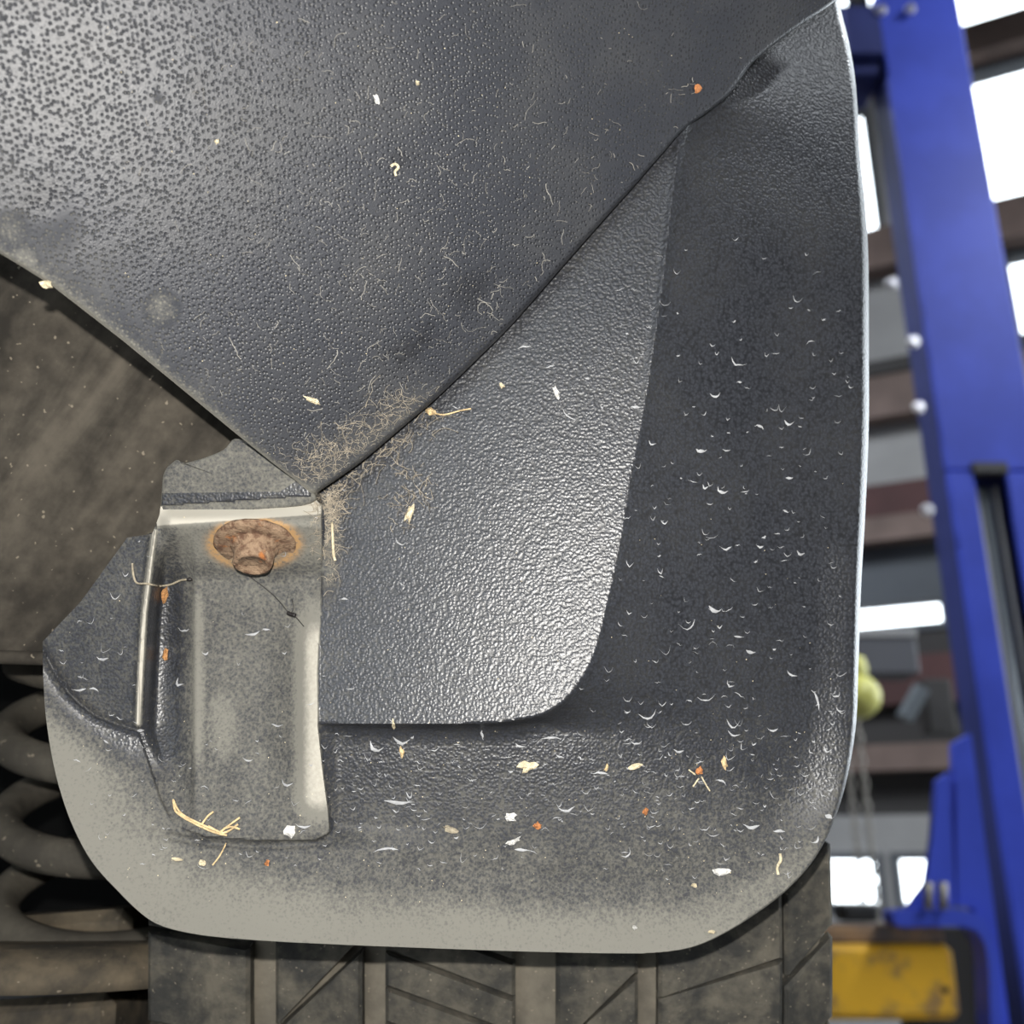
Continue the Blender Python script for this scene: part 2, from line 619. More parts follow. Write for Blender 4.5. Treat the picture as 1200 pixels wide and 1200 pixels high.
for (z0, z1, mat, op) in bands:
    mb = MB()
    edges = [S0] + list(op) + ([sD0, sD1] if z1 <= zw3t + 0.01 and (not op or op[-1] < sD0) else []) + [S1]
    for a, b in zip(edges[0::2], edges[1::2]):
        wbox((a, 0.0, z0), (b, 0.12, z1), mb)
    if wall_root is None:
        wall_root = tag(mb.build('wall_back', M[mat]), kind='structure', label='grey sheet metal workshop wall behind the blue lift column')
    else:
        mb.build('wall_sheet', M[mat], wall_root)
    for a, b in zip(op[0::2], op[1::2]):
        nwin += 1
        f = MB()
        t = 0.03
        wbox((a, -0.01, z0), (a + t, 0.09, z1), f)
        wbox((b - t, -0.01, z0), (b, 0.09, z1), f)
        wbox((a + t, -0.01, z0), (b - t, 0.09, z0 + t), f)
        wbox((a + t, -0.01, z1 - t), (b - t, 0.09, z1), f)
        w = tag(f.build('window_%d' % nwin, M['slate']), kind='structure')
        wbox((a + t, 0.03, z0 + t), (b - t, 0.036, z1 - t)).build('window_pane', M['glass'], w)
# horizontal girts on the inside of the wall
ntrim = 0
for z0, z1, mat, dep in ((zw2t, zw1b, 'purlin', 0.12), (zw3t - 0.0, zw2b, 'purlin', 0.12), (zs['gr2t'], zs['brn'], 'purlin', 0.10),
                         (zs['gr1'] - 0.03, zs['gr1'] + 0.04, 'dark', 0.08), (zs['brt'], zs['mart'], 'purlin', 0.10),
                         (zs['beam'], zs['beamtop'], 'purlin', 0.10), (zs['g3'] - 0.1, zs['g3'] + 0.1, 'maroon', 0.06)):
    ntrim += 1
    tag(wbox((S0, -dep, z0), (S1 if z0 > zw3t - 0.1 else sD0, 0.0, z1)).build('trim_%d' % ntrim, M[mat]), kind='structure')
NB = -11.0
tag(wbox((S0 - 0.15, NB, 0), (S0, 0.12, ROOF)).build('wall_left', M['low_bounce_sheet']), kind='structure')
tag(wbox((S1, NB, 0), (S1 + 0.15, 0.12, ROOF)).build('wall_right', M['low_bounce_sheet']), kind='structure')
m = MB()
wbox((S0, NB - 0.15, 0), (-2.2, NB, ROOF), m)
wbox((2.2, NB - 0.15, 0), (S1, NB, ROOF), m)
wbox((-2.2, NB - 0.15, 2.4), (2.2, NB, ROOF), m)
tag(m.build('wall_front', M['low_bounce_sheet']), kind='structure')
tag(wbox((S0, NB, ROOF), (S1, 0.12, ROOF + 0.15)).build('ceiling', M['low_bounce_sheet']), kind='structure')
tag(wbox((S0 - 0.15, NB - 0.15, -0.1), (S1 + 0.15, 0.12, 0.0)).build('floor', M['concrete']), kind='structure')
tag(wbox((-40, -50, -0.3), (40, 40, -0.12)).build('ground', M['concrete']), kind='structure')

# ------------------------------------------------------------------ lift column
CY = 2.2
lift = tag(empty('lift_column', (1.11, CY, 0.0)), 'tall blue painted steel post of a vehicle lift with bolts up its side', 'lift')
zc = 1.25 + 0.86                      # the cover plate's lower edge
b = MB()
b.box((1.0, CY, zc), (1.225, CY + 0.012, 3.52), bev=0.004)
cover = b.build('cover_plate', M['blue'], lift)
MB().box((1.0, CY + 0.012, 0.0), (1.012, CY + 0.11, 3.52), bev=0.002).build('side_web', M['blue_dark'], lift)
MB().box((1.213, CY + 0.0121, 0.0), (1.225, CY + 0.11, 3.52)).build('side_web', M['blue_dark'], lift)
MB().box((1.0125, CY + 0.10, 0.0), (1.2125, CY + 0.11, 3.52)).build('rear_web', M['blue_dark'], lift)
MB().box((1.0, CY - 0.004, 0.0), (1.062, CY + 0.0118, zc - 0.004), bev=0.004).build('front_flange', M['blue'], lift)
MB().box((1.135, CY - 0.002, 0.0), (1.225, CY + 0.0118, zc - 0.004), bev=0.004).build('front_flange', M['blue'], lift)
MB().tube([(1.1, CY + 0.05, 0.1), (1.1, CY + 0.05, zc - 0.03)], 0.016, 16).build('hydraulic_cylinder', M['cylinder'], lift, True)
MB().box((1.066, CY + 0.02, 0.1), (1.131, CY + 0.08, 0.95), bev=0.004).build('carriage_block', M['black'], lift)
MB().box((1.058, CY - 0.012, zc - 0.012), (1.14, CY + 0.02, zc + 0.016), bev=0.003).build('cover_lip', M['dark'], lift)
for hx in (1.076, 1.122):
    MB().tube([(hx, CY + 0.03, 0.1), (hx, CY + 0.03, zc - 0.03)], 0.005, 8).build('bevel_light_line', M['sheet'], lift, True)  # thin pale tubes added for the light lines along bevelled edges


def at_plane_y(px, py, Yw):
    d = FWD + RGT * (px - 600) / FX + UPV * (600 - py) / FX
    return CAM + d * (Yw / d[1])


def bolt_mb(c, axis, r, h):
    return MB().lathe(c, axis, [(r * 1.25, 0), (r * 1.25, h * 0.3), (r, h * 0.3), (r, h * 0.85), (r * 0.7, h), (0.0005, h)], 12)


for (px, py) in ((1032, 13), (1066, 12), (1045, 333), (1070, 401), (1076, 478), (1086, 598)):
    if py < 20 or py > 300:
        c = at_plane_y(px, py, CY - (0.012 if py < 20 else 0.002))
        bolt_mb(c, (0, -1, 0), 0.012, 0.014).build('bolt', M['zinc'], lift)
# overhead cross bar between the two posts
cb = tag(empty('lift_crossbar', (-0.6, CY + 0.08, 3.3)), 'dark blue overhead beam running away from the top of the lift post', 'beam')
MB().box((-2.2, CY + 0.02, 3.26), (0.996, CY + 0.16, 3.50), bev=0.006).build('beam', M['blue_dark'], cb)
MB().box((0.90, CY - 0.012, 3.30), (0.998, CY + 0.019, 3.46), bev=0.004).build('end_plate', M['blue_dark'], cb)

# arm bracket and yellow arm at the lower right
AY = 1.98
br = tag(empty('lift_carriage', at_plane_y(1140, 1190, AY)), 'blue carriage bracket framing a dark opening low on the lift post', 'bracket')


def plate_px(name, pts, Yw, thick, mat, parent):
    vs = [at_plane_y(x, y, Yw) for x, y in pts]
    n = len(vs)
    vs += [v + np.array([0, thick, 0]) for v in vs]
    fs = [tuple(range(n))[::-1], tuple(range(n, 2 * n))] + [(i, (i + 1) % n, n + (i + 1) % n, n + i) for i in range(n)]
    return MB().add(vs, fs).build(name, mat, parent)


plate_px('hoop_plate', catmull([(1050, 1068), (1090, 1066), (1130, 1066), (1152, 1076), (1163, 1096), (1170, 1130), (1174, 1215), (1163, 1215), (1158, 1130), (1152, 1103), (1142, 1090), (1125, 1086), (1090, 1086), (1052, 1085)], 4, True),
         AY, 0.06, M['blue'], br)
plate_px('gusset', [(1098, 915), (1112, 905), (1120, 1062), (1062, 1066), (1085, 1035), (1092, 985)], AY + 0.03, 0.02, M['blue'], br)
plate_px('side_plate', [(1120, 870), (1138, 860), (1185, 1215), (1176, 1215), (1166, 1100), (1140, 1064), (1122, 1062)], AY + 0.03, 0.03, M['blue'], br)
plate_px('recess_shade', [(1060, 1087), (1150, 1087), (1160, 1215), (1060, 1215)], AY + 0.16, 0.02, M['black'], br)  # black plate paints the shade inside the bracket's opening
for px in (1088, 1105):
    a, c = at_plane_y(px, 1034, AY - 0.01), at_plane_y(px, 1066, AY - 0.01)
    MB().tube([a, c], 0.008, 10).build('pin', M['chain'], br, True)
arm = tag(empty('lifting_beam', at_plane_y(1128, 1195, AY + 0.05)), 'worn yellow lifting beam end with scraped top, held in the blue bracket', 'lift beam')
p0, p1 = at_plane_y(1129, 1196, AY + 0.04), at_plane_y(1129, 1107, AY + 0.04)
MB().box((-0.5, AY + 0.04, p0[2]), (p0[0], AY + 0.15, p1[2]), bev=0.012).build('arm_tube', M['yellow'], arm)
q = at_plane_y(1108, 1085, AY + 0.04)
MB().box((-0.5, AY + 0.05, p1[2] + 0.0005), (q[0], AY + 0.14, q[2]), bev=0.006).build('arm_top', M['rusttop'], arm)
MB().lathe(at_plane_y(1107, 1160, AY + 0.0395), (0, -1, 0), [(0.006, 0), (0.006, 0.002), (0.001, 0.002)], 12).build('arm_hole_shade', M['black'], arm)  # raised black disc paints the dark of a hole
q = at_plane_y(1020, 1082, AY + 0.1)
MB().box((q[0] - 0.06, AY + 0.06, q[2] + 0.004), (q[0] + 0.005, AY + 0.13, q[2] + 0.034), bev=0.006).build('arm_pad', M['black'], arm)

# hanging ball, pull chains, wall cabinet behind
hy = 2.9
c = at_plane_y(1006, 816, hy)
ball = tag(empty('hanging_ball', c), 'yellow green ball hanging beside the edge of the black flap', 'ball')
bm = MB()
R = 0.062
bm.lathe(c - np.array([0, 0, R]), (0, 0, 1), [(max(0.001, R * math.sin(t)), R - R * math.cos(t)) for t in np.linspace(0, math.pi, 17)], 24)
bm.build('ball_shell', M['ball'], ball, True)
MB().lathe(c + np.array([0, 0, R * 0.93]), (0, 0, 1), [(0.03, 0), (0.034, 0.02), (0.028, 0.05), (0.006, 0.062)], 16).build('ball_cap', M['ball'], ball, True)
MB().tube([c + np.array([0, 0, R + 0.05]), c + np.array([0, 0, 2.8])], 0.004, 6).build('cord', M['chain'], ball)
for i, px in enumerate((1009, 1026)):
    top = at_plane_y(px, 640, hy + 0.1)
    top[2] = ROOF
    bot = at_plane_y(px + 4, 1075, hy + 0.1)
    top[0] = bot[0]
    top[1] = bot[1]
    mb = MB()
    L = 0.032
    n = int((2.6 - bot[2]) / L)
    for k in range(n):
        z = bot[2] + k * L
        ang = 0 if k % 2 else math.pi / 2
        dx, dy = math.cos(ang) * 0.009, math.sin(ang) * 0.009
        ring = [(bot[0] + dx * math.cos(t), bot[1] + dy * math.cos(t), z + 0.02 * math.sin(t)) for t in np.linspace(0, 2 * math.pi, 9)]
        mb.tube(ring, 0.0032, 5, False)
    mb.tube([(bot[0], bot[1], z + 0.02), (bot[0], bot[1], ROOF)], 0.003, 5)
    tag(mb.build('pull_chain', M['chain']), ('hanging pull chain nearer the black flap, in front of the low windows', 'hanging pull chain nearer the blue lift post, in front of the low windows')[i], 'chain', 'hanging pull chains')

cy_ = 3.4
a, bq = at_plane_y(1079, 790, cy_), at_plane_y(1079, 737, cy_)
cab = tag(empty('wall_cabinet', (a[0] - 0.25, cy_, a[2])), 'dark grey cabinet hanging below the bright window strip', 'cabinet')
MB().box((a[0] - 0.5, cy_, a[2]), (a[0], cy_ + 0.14, bq[2] - 0.03), bev=0.006).build('body', M['boxgrey'], cab)
MB().box((a[0] - 0.505, cy_ - 0.006, bq[2] - 0.029), (a[0] + 0.004, cy_ + 0.145, bq[2]), bev=0.004).build('top', M['sheet'], cab)
a = at_plane_y(1088, 795, cy_ - 0.2)
pl = tag(empty('ceiling_duct', a), 'dark slanted metal bracket beside the blue lift post under the cabinet', 'bracket')
v0, v1 = at_plane_y(1080, 806, cy_ - 0.1), at_plane_y(1060, 842, cy_ - 0.1)
MB().tube([v0, v1], 0.028, 4).build('strut', M['cylinder'], pl)
v0, v1 = at_plane_y(1078, 797, cy_ - 0.05), at_plane_y(1118, 860, cy_ - 0.05)
MB().box((v0[0], cy_ - 0.08, v1[2]), (v1[0], cy_ - 0.0, v0[2]), bev=0.004).build('plate', M['dark'], pl)
pl.name = 'angled_bracket'

# ------------------------------------------------------------------ mud flap: depth field
right_edge = catmull([(985, -60), (984, 0), (995, 50), (1003, 100), (1008, 180), (1014, 240), (1017.5, 300), (1018, 400), (1018, 500), (1014, 600), (1009, 690), (1006, 780), (1003, 850), (992, 915), (975, 968),
                      (952, 1010), (920, 1045), (880, 1075), (845, 1096), (815, 1109), (785, 1115), (750, 1117.6)], 10)
left_edge = catmull([(50, 752), (51, 800), (55, 850), (66, 910), (84, 965), (108, 1010), (140, 1046), (165, 1070), (185, 1083), (215, 1092), (255, 1098), (320, 1103), (400, 1107), (500, 1111), (600, 1114.6), (700, 1117), (750, 1117.6)], 10)
panel_edge = catmull([(1010, -36), (980, 0), (940, 28), (905, 54), (880, 76), (866, 96), (852, 113), (828, 132), (800, 153), (770, 187), (735, 227), (700, 266), (650, 323), (600, 380), (560, 420), (510, 468), (470, 502), (430, 536), (400, 558), (372, 577)], 6)
left_top = np.array([(190, 578), (187, 603), (180, 622), (177, 627), (150, 629), (120, 670), (95, 705), (70, 731), (50, 752)], float)
YMIN, YMAX = -60.0, 1117.6


def flap_xl(y):
    y = np.asarray(y, float)
    o = np.argsort(panel_edge[:, 1], kind='stable')
    under = np.interp(y, panel_edge[o, 1], panel_edge[o, 0]) - 45
    le = np.vstack([left_top, left_edge])
    lo = np.interp(y, le[:, 1], le[:, 0])
    return np.where(y < 578, under, lo)


def flap_xr(y):
    return np.interp(np.asarray(y, float), right_edge[:, 1], right_edge[:, 0])


centre_line = catmull([(812, 120), (798, 165), (788, 240), (775, 350), (758, 465), (742, 550), (727, 640), (712, 710), (700, 757), (686, 790), (664, 820), (636, 838), (600, 846), (560, 849), (470, 850), (372, 849)], 8)
centre_poly = np.vstack([centre_line, [(374, 760), (376, 580), (330, 540), (330, -100), (812, -100)]])
pocket_poly = np.array([(186, 594), (366, 582), (376, 590), (377, 650), (375, 720), (371, 790), (372, 850), (378, 905), (384, 950), (386, 976), (372, 984), (300, 985), (240, 980), (205, 968), (188, 935), (174, 890), (163, 856), (164, 790), (169, 720), (176, 660), (182, 622)], float)
wing_line = catmull([(40, 742), (56, 775), (76, 808), (105, 835), (135, 849), (166, 858)], 6)
lip_line = np.vstack([left_edge, right_edge[::-1][:115]])


def Dc(y):
    g = np.arange(-100, 1201.0)
    tilt = np.interp(g, [250, 850, 860], [4, 15, 15])
    s = 0.233e-3 * np.tan(np.radians(tilt))
    c = np.cumsum(s)
    c -= c[675]
    return 0.2835 - np.interp(y, g, c)


def Dout(y):
    g = np.arange(-100, 1201.0)
    tilt = np.interp(g, [-60, 120, 320, 600, 850, 1200], [20, 16, 7, 8.5, 3.5, -4])
    s = 0.233e-3 * np.tan(np.radians(tilt))
    c = np.cumsum(s)
    c -= c[675]
    return 0.2865 - np.interp(y, g, c)


def flap_field(X, Y):
    """depth, dust, rust, speck and region of the flap at pixel X, Y (arrays)"""
    X = np.asarray(X, float)
    Y = np.asarray(Y, float)
    xr = flap_xr(Y)
    inC = inside(X, Y, centre_poly)
    dC = poly_dist(X, Y, centre_line)
    s_out = np.where(inC, -dC, dC)
    # plain flap
    xc = prof(Y, [-100, 100, 350, 640, 757, 850, 1000, 1200], [815, 812, 775, 727, 700, 692, 690, 690])
    dxc = X - xc
    tiltR = 0.5 * (dxc + np.sqrt(dxc ** 2 + 70.0 ** 2)) * prof(Y, [-100, 0, 300, 800, 1000, 1200], [0.058, 0.056, 0.045, 0.036, 0.012, 0.01]) * 1e-3
    D_o = Dout(Y) + tiltR
    D_o = D_o + 0.0008 * np.exp(-((X - 930) / 60.0) ** 2) * sstep(250, 400, Y)
    D_c = Dc(Y) - (X - 650) * 0.0245e-3
    # soft shoulder of the raised panel
    w = np.interp(Y - (X - 640) * 0.35, [650, 760, 815, 845, 850], [65, 50, 22, 7, 5])
    t = 1 - np.exp(-np.clip(s_out + 1.5, 0, None) / w)
    D = D_c * (1 - t) + D_o * t
    # soft ridge near the top of the border
    D = D - 0.0007 * np.exp(-(s_out / 5.0) ** 2) * sstep(560, 300, Y)
    # left wing
    dW = poly_dist(X, Y, wing_line)
    yw = np.interp(X, wing_line[:, 0], wing_line[:, 1])
    wing = (X < 190) & (Y < np.where(X < 166, yw, 858))
    Dl = 0.2815 - 0.00002 * (Y - 640) + (170 - X) * 0.00002
    lowL = np.interp(Y, [850, 1000], [0.2775, 0.2715])
    lo_ = sstep(965, 1000, Y)
    leftmask = np.where(Y < 850, sstep(376, 362, X), sstep(400, 360, X)) * (1 - lo_) + sstep(560, 320, X) * lo_
    D = D * (1 - leftmask) + leftmask * np.where(wing, Dl, np.interp(Y, [750, 860, 1120], [0.279, 0.2765, 0.2660]))
    D = D + 0.0009 * np.exp(-(dW / 5.0) ** 2) * leftmask
    # flared lip round the bottom
    dl = poly_dist(X, Y, lip_line)
    W = np.interp(X, [50, 150, 300, 600, 850, 1000], [75, 115, 110, 95, 85, 40])
    amp = np.interp(X, [50, 150, 700, 850, 960, 1010], [5.5, 9, 9, 7.5, 4.0, 1.0]) * 1e-3
    u = np.clip(1 - dl / W, 0, 1)
    lipm = np.where(wing, 0, 1)
    D = D - amp * u ** 1.6 * lipm
    # rolled right edge
    tR = xr - X
    wR = np.interp(Y, [0, 150, 300, 550, 800, 950, 1000], [6, 7, 10, 10, 7, 4, 1])
    D = D + 0.0045 * np.clip(1 - tR / wR, 0, 1) ** 2
    # fastener pocket
    inP = inside(X, Y, pocket_poly)
    Pp = prof(Y, [560, 590, 612, 678, 760, 850, 976, 1000], [0.2835, 0.2825, 0.2745, 0.2885, 0.2885, 0.2830, 0.2705, 0.2705])
    kb = sstep(815, 885, Y)
    nb = D_c * (1 - kb) + np.interp(Y, [850, 976], [0.2735, 0.2695]) * kb
    tr = sstep(305, 378, X) * sstep(660, 720, Y)
    Pd = Pp * (1 - tr) + np.minimum(nb, Pp) * tr
    xr0 = np.interp(Y, [622, 660, 720, 790, 856, 890, 935, 968], [181, 176, 169, 165, 163, 174, 188, 205])
    ch = np.clip((X - xr0) / np.maximum(228 - xr0, 1), 0, 1)
    chan = np.sin(np.pi * np.clip(ch, 0, 1)) ** 0.8
    fade = sstep(625, 660, Y) * sstep(985, 900, Y)
    Pd = Pd + 0.0032 * chan * fade
    # crease at x = 228
    Pd = Pd - 0.0006 * np.exp(-((X - 231) / 5.0) ** 2) * fade
    # left rim of the pocket rises to the wing
    tl = sstep(20, 2, X - xr0) * sstep(985, 850, Y)
    Pd = Pd * (1 - tl) + (0.2800) * tl
    D = np.where(inP, Pd, D)
    # bright ridge along the left rim
    rl = np.array([(181, 622), (176, 660), (169, 720), (165, 790), (162, 848)], float)
    dr = poly_dist(X, Y, rl)
    D = D - 0.0016 * np.exp(-(dr / 4.2) ** 2)
    # groove under the pocket
    gl = np.array([(200, 980), (240, 988), (300, 992), (384, 988)], float)
    D = D + 0.0013 * np.exp(-(poly_dist(X, Y, gl) / 5.0) ** 2)

    # ------------- dust, and a highlight painted pale on the pocket's left rim
    wd = np.interp(X, [50, 110, 200, 300, 400, 600, 800, 900, 960, 1010], [75, 130, 190, 160, 125, 110, 100, 85, 40, 10])
    dust = 0.95 * sstep(1.0, 0.12, dl / wd) * lipm * np.interp(X, [800, 930, 1000], [1, 0.65, 0.15])
    dust = dust * np.interp(Y, [740, 800, 860], [0.6, 0.8, 1])
    dust = dust * (1 - 0.75 * sstep(60, 0, dW) * sstep(190, 150, X))
    dust = np.maximum(dust, 0.16 * sstep(600, 300, X))
    dust = np.maximum(dust, np.interp(Y, [700, 860, 950, 1010], [0.0, 0.10, 0.27, 0.42]))
    dust = np.maximum(dust, 0.26 * wing)
    # pocket
    pd = 0.5 * np.ones_like(X)
    pd = np.maximum(pd, 1.45 * sstep(322, 368, X) * sstep(650, 760, Y) * sstep(1000, 930, Y))
    pd = np.maximum(pd, 0.95 * np.exp(-((X - 232) / 12.0) ** 2) * sstep(650, 720, Y) * sstep(960, 860, Y))
    pd = np.maximum(pd, 2.0 * sstep(7, -7, Y - (611 + (X - 280) * -0.07)))
    pd = np.maximum(pd, 0.8 * sstep(700, 640, Y) * sstep(190, 215, X))
    dk = sstep(226, 204, X) * sstep(635, 700, Y) * sstep(930, 870, Y)  # lower value, so a darker channel along the pocket's left side
    pd = pd * (1 - dk) + 0.12 * dk
    pd = np.maximum(pd, 0.85 * np.exp(-(((X - 262) / 30.0) ** 2 + ((Y - 850) / 65.0) ** 2)))
    dust = np.where(inP, pd, dust)
    dust = np.maximum(dust, 1.9 * np.exp(-(dr / 3.6) ** 2))  # pale line puts the rim's highlight into the colour
    dust = np.maximum(dust, 0.5 * np.exp(-((X - 386) / 16.0) ** 2) * sstep(560, 600, Y) * sstep(760, 660, Y))
    ring = np.hypot((X - 298) / 1.0, (Y - 637) / 0.56)
    rust = np.where(inP, 0.95 * np.exp(-((ring - 50) / 5.5) ** 2) * sstep(690, 640, Y) + 0.35 * sstep(66, 50, ring), 0)
    speck = np.clip(0.35 + 0.65 * sstep(560, 900, Y), 0, 1)
    region = np.where(inP, 2, np.where(s_out < 0, 1, 0))
    region = np.where((region == 1) & (X < 376), 0, region)
    return D, dust, rust, speck, region


def flap_D(x, y):
    return float(flap_field(np.array([x], float), np.array([y], float))[0][0])


def clip_grid(xl, xr, gx, gy):
    """rows gy, columns gx clipped to [xl(y), xr(y)]: X, Y arrays and an index map that welds the clipped columns"""
    L, Rr = xl(gy), xr(gy)
    X = np.clip(gx[None, :], L[:, None], Rr[:, None])
    Y = np.repeat(gy[:, None], len(gx), 1)
    n, m = X.shape
    cols = np.arange(m)[None, :]
    lastL = np.maximum((gx[None, :] <= L[:, None]).sum(1) - 1, 0)
    firstR = np.minimum(m - (gx[None, :] >= Rr[:, None]).sum(1), m - 1)
    firstR = np.maximum(firstR, lastL)
    C = np.clip(cols, lastL[:, None], firstR[:, None])
    idx = np.arange(n)[:, None] * m + C
    return X, Y, idx, lastL, firstR


def grid_faces(idx):
    a, b_, c, d = idx[:-1, :-1], idx[:-1, 1:], idx[1:, 1:], idx[1:, :-1]
    a, b_, c, d = (q.ravel() for q in (a, b_, c, d))
    top, bot = a != b_, c != d
    quads = np.stack([a, d, c, b_], 1)[top & bot]
    t1 = np.stack([a, c, b_], 1)[top & ~bot]
    t2 = np.stack([a, d, c], 1)[~top & bot]
    return quads, t1, t2


def submesh(name, verts, faces, attrs):
    allidx = np.unique(np.concatenate([f.ravel() for f in faces if len(f)]))
    remap = -np.ones(len(verts), int)
    remap[allidx] = np.arange(len(allidx))
    me = bpy.data.meshes.new(name)
    fs = []
    for f in faces:
        if len(f):
            fs += remap[f].tolist()
    me.from_pydata(verts[allidx].tolist(), [], fs)
    for k, v in attrs.items():
        a = me.attributes.new(k, 'FLOAT', 'POINT')
        a.data.foreach_set('value', v[allidx].astype(np.float32))
    me.update()
    return me


STEP = 2.0
gx = np.arange(48.0, 1020.0 + STEP, STEP)
gy = np.concatenate([np.arange(YMIN, 1080, STEP), np.arange(1080, YMAX, 0.7), [YMAX]])
X, Y, idx, lastL, firstR = clip_grid(flap_xl, flap_xr, gx, gy)
pk_r = np.array([(376, 590), (377, 650), (375, 720), (371, 790), (372, 850), (378, 905), (384, 950), (386, 976)], float)
pk_l = np.array([(182, 622), (176, 660), (169, 720), (164, 790), (163, 856), (174, 890), (188, 935), (205, 968)], float)
for line, sg in ((pk_r, -0.06), (pk_l, 0.06)):
    for j in np.where((gy > line[0, 1]) & (gy < line[-1, 1]))[0]:
        xb = np.interp(gy[j], line[:, 1], line[:, 0])
        X[j, int(round((xb - gx[0]) / STEP))] = xb + sg
D, dust, rust, speck, region = flap_field(X, Y)
V = P(X.ravel(), Y.ravel(), D.ravel())
attrs = dict(dust=dust.ravel(), rust=rust.ravel(), speck=speck.ravel())
quads, t1, t2 = grid_faces(idx)
reg = region.ravel()


def pick(f, r):
    q = reg[f]
    k = np.median(q, axis=1) if f.shape[1] == 3 else np.sort(q, axis=1)[:, 1]
    return f[k == r]


flap = tag(empty('mud_flap', P(560, 1115, 0.27)), 'black grained plastic mud flap with dusty lip, hanging in front of the tyre', 'mud flap')
body = link('flap_body', submesh('flap_body', V, [pick(quads, 0), pick(t1, 0), pick(t2, 0)], attrs), M['flap'], flap)
link('raised_panel', submesh('raised_panel', V, [pick(quads, 1), pick(t1, 1), pick(t2, 1)], attrs), M['flap'], flap)
pocket = link('fastener_pocket', submesh('fastener_pocket', V, [pick(quads, 2), pick(t1, 2), pick(t2, 2)], attrs), M['flap'], flap)
pocket['label'] = 'dust-filled moulded pocket that holds the rusty bolt'
# edge thickness and back face
rows = len(gy)
m = len(gx)
loop = [j * m + lastL[j] for j in range(rows)] + [(rows - 1) * m + c for c in range(lastL[-1], firstR[-1] + 1)] + [j * m + firstR[j] for j in range(rows - 1, -1, -1)]
loop = [loop[0]] + [q for p, q in zip(loop[:-1], loop[1:]) if q != p]
lx, ly, ld = X.ravel()[loop], Y.ravel()[loop], D.ravel()[loop]
front = P(lx, ly, ld)
mid = P(lx, ly, ld + 0.0012)
back = P(lx, ly, ld + 0.0030)
n = len(loop)
vs = np.vstack([front, mid, back])
fs = []
for i in range(n - 1):
    fs.append((i, i + 1, n + i + 1, n + i))
    fs.append((n + i, n + i + 1, 2 * n + i + 1, 2 * n + i))
dd = np.concatenate([dust.ravel()[loop]] * 3)
link('flap_edge', mesh('flap_edge', vs, fs, dict(dust=dd, rust=0 * dd, speck=0 * dd + 0.4)), M['flap'], flap)
gx2, gy2 = np.arange(48, 1032, 12.0), np.concatenate([np.arange(YMIN, 1080, 12.0), np.arange(1080, YMAX, 2.0), [YMAX]])
X2, Y2, idx2, _, _ = clip_grid(flap_xl, flap_xr, gx2, gy2)
D2 = flap_field(X2, Y2)[0] + 0.0032
q2, a2, b2 = grid_faces(idx2)
V2 = P(X2.ravel(), Y2.ravel(), D2.ravel())
z2 = np.zeros(len(V2))
link('flap_back', submesh('flap_back', V2, [q2, a2, b2], dict(dust=z2, rust=z2, speck=z2)), M['flap'], flap)

# tab above the pocket
tab = catmull([(193, 607), (190, 570), (193, 552), (201, 543), (208, 539), (214, 543), (238, 537), (262, 527), (276, 514), (300, 525), (340, 555), (370, 580), (357, 592), (300, 598), (240, 604)], 4, True)


def px_plate(name, outline, Dfun, thick, mat, parent, dustv=0.5, rings=(1.0, 0.97, 0.86, 0.6, 0.3), bulge=0.0):
    """a plate with a real thickness, its outline and depth given in the camera's pixels"""
    outline = np.array(outline, float)
    c = outline.mean(0)
    vs, fs, dv = [], [], []
    n = len(outline)
    for k, s in enumerate(rings):
        q = c + (outline - c) * s
        d = np.array([Dfun(x, y) for x, y in q])
        d = d + (0.0012 if k == 0 else 0) - bulge * (1 - s)
        vs.append(P(q[:, 0], q[:, 1], d))
    vs.append(P(c[0], c[1], Dfun(*c) - bulge)[None, :])
    d = np.array([Dfun(x, y) for x, y in outline]) + thick
    vs.append(P(outline[:, 0], outline[:, 1], d))
    R_ = len(rings)
    for k in range(R_ - 1):
        for i in range(n):
            fs.append((k * n + i, (k + 1) * n + i, (k + 1) * n + (i + 1) % n, k * n + (i + 1) % n))
    cc = R_ * n
    for i in range(n):
        fs.append(((R_ - 1) * n + i, cc, (R_ - 1) * n + (i + 1) % n))
    for i in range(n):
        fs.append((cc + 1 + i, i, (i + 1) % n, cc + 1 + (i + 1) % n))
    fs.append(tuple(range(cc + 1, cc + 1 + n)))
    vs = np.vstack(vs)
    dz = np.full(len(vs), dustv)
    dz[:n] = min(1, dustv + 0.35)
    me = mesh(name, vs, fs, dict(dust=dz, rust=0 * dz, speck=0 * dz + 0.8))
    return link(name, me, mat, parent)


t_ = px_plate('mounting_tab', tab, lambda x, y: 0.2790 + 0.00002 * (y - 550), 0.004, M['flap'], flap, 0.55)
t_['label'] = 'dusty grey tab above the rusty bolt'

# rusty bolt and washer
nrm = FWD * -0.60 + UPV * -0.80 + RGT * 0.03
wc = P(299, 640, 0.2795)
bolt = MB().lathe(wc + nrm * 0.0004, nrm, [(0.0066, 0.0), (0.0060, 0.0010), (0.0054, 0.0015), (0.0053, 0.0050), (0.0050, 0.0058), (0.0040, 0.0059), (0.0038, 0.0055), (0.0003, 0.0054)], 28, 0.05).build('bolt', M['rust'], flap, True)
bolt['label'] = 'rust-crusted bolt with flat washer'
MB().lathe(wc - nrm * 0.001, nrm, [(0.0108, -0.0004), (0.0112, 0.0006), (0.0104, 0.0013), (0.0080, 0.0011), (0.0062, 0.0014)], 40, 0.025, True, True).build('washer', M['rust'], bolt, True)

# ------------------------------------------------------------------ bumper panel in front of the flap
pn = np.array([0.38, 0.34, -0.86])
pc = -0.2618


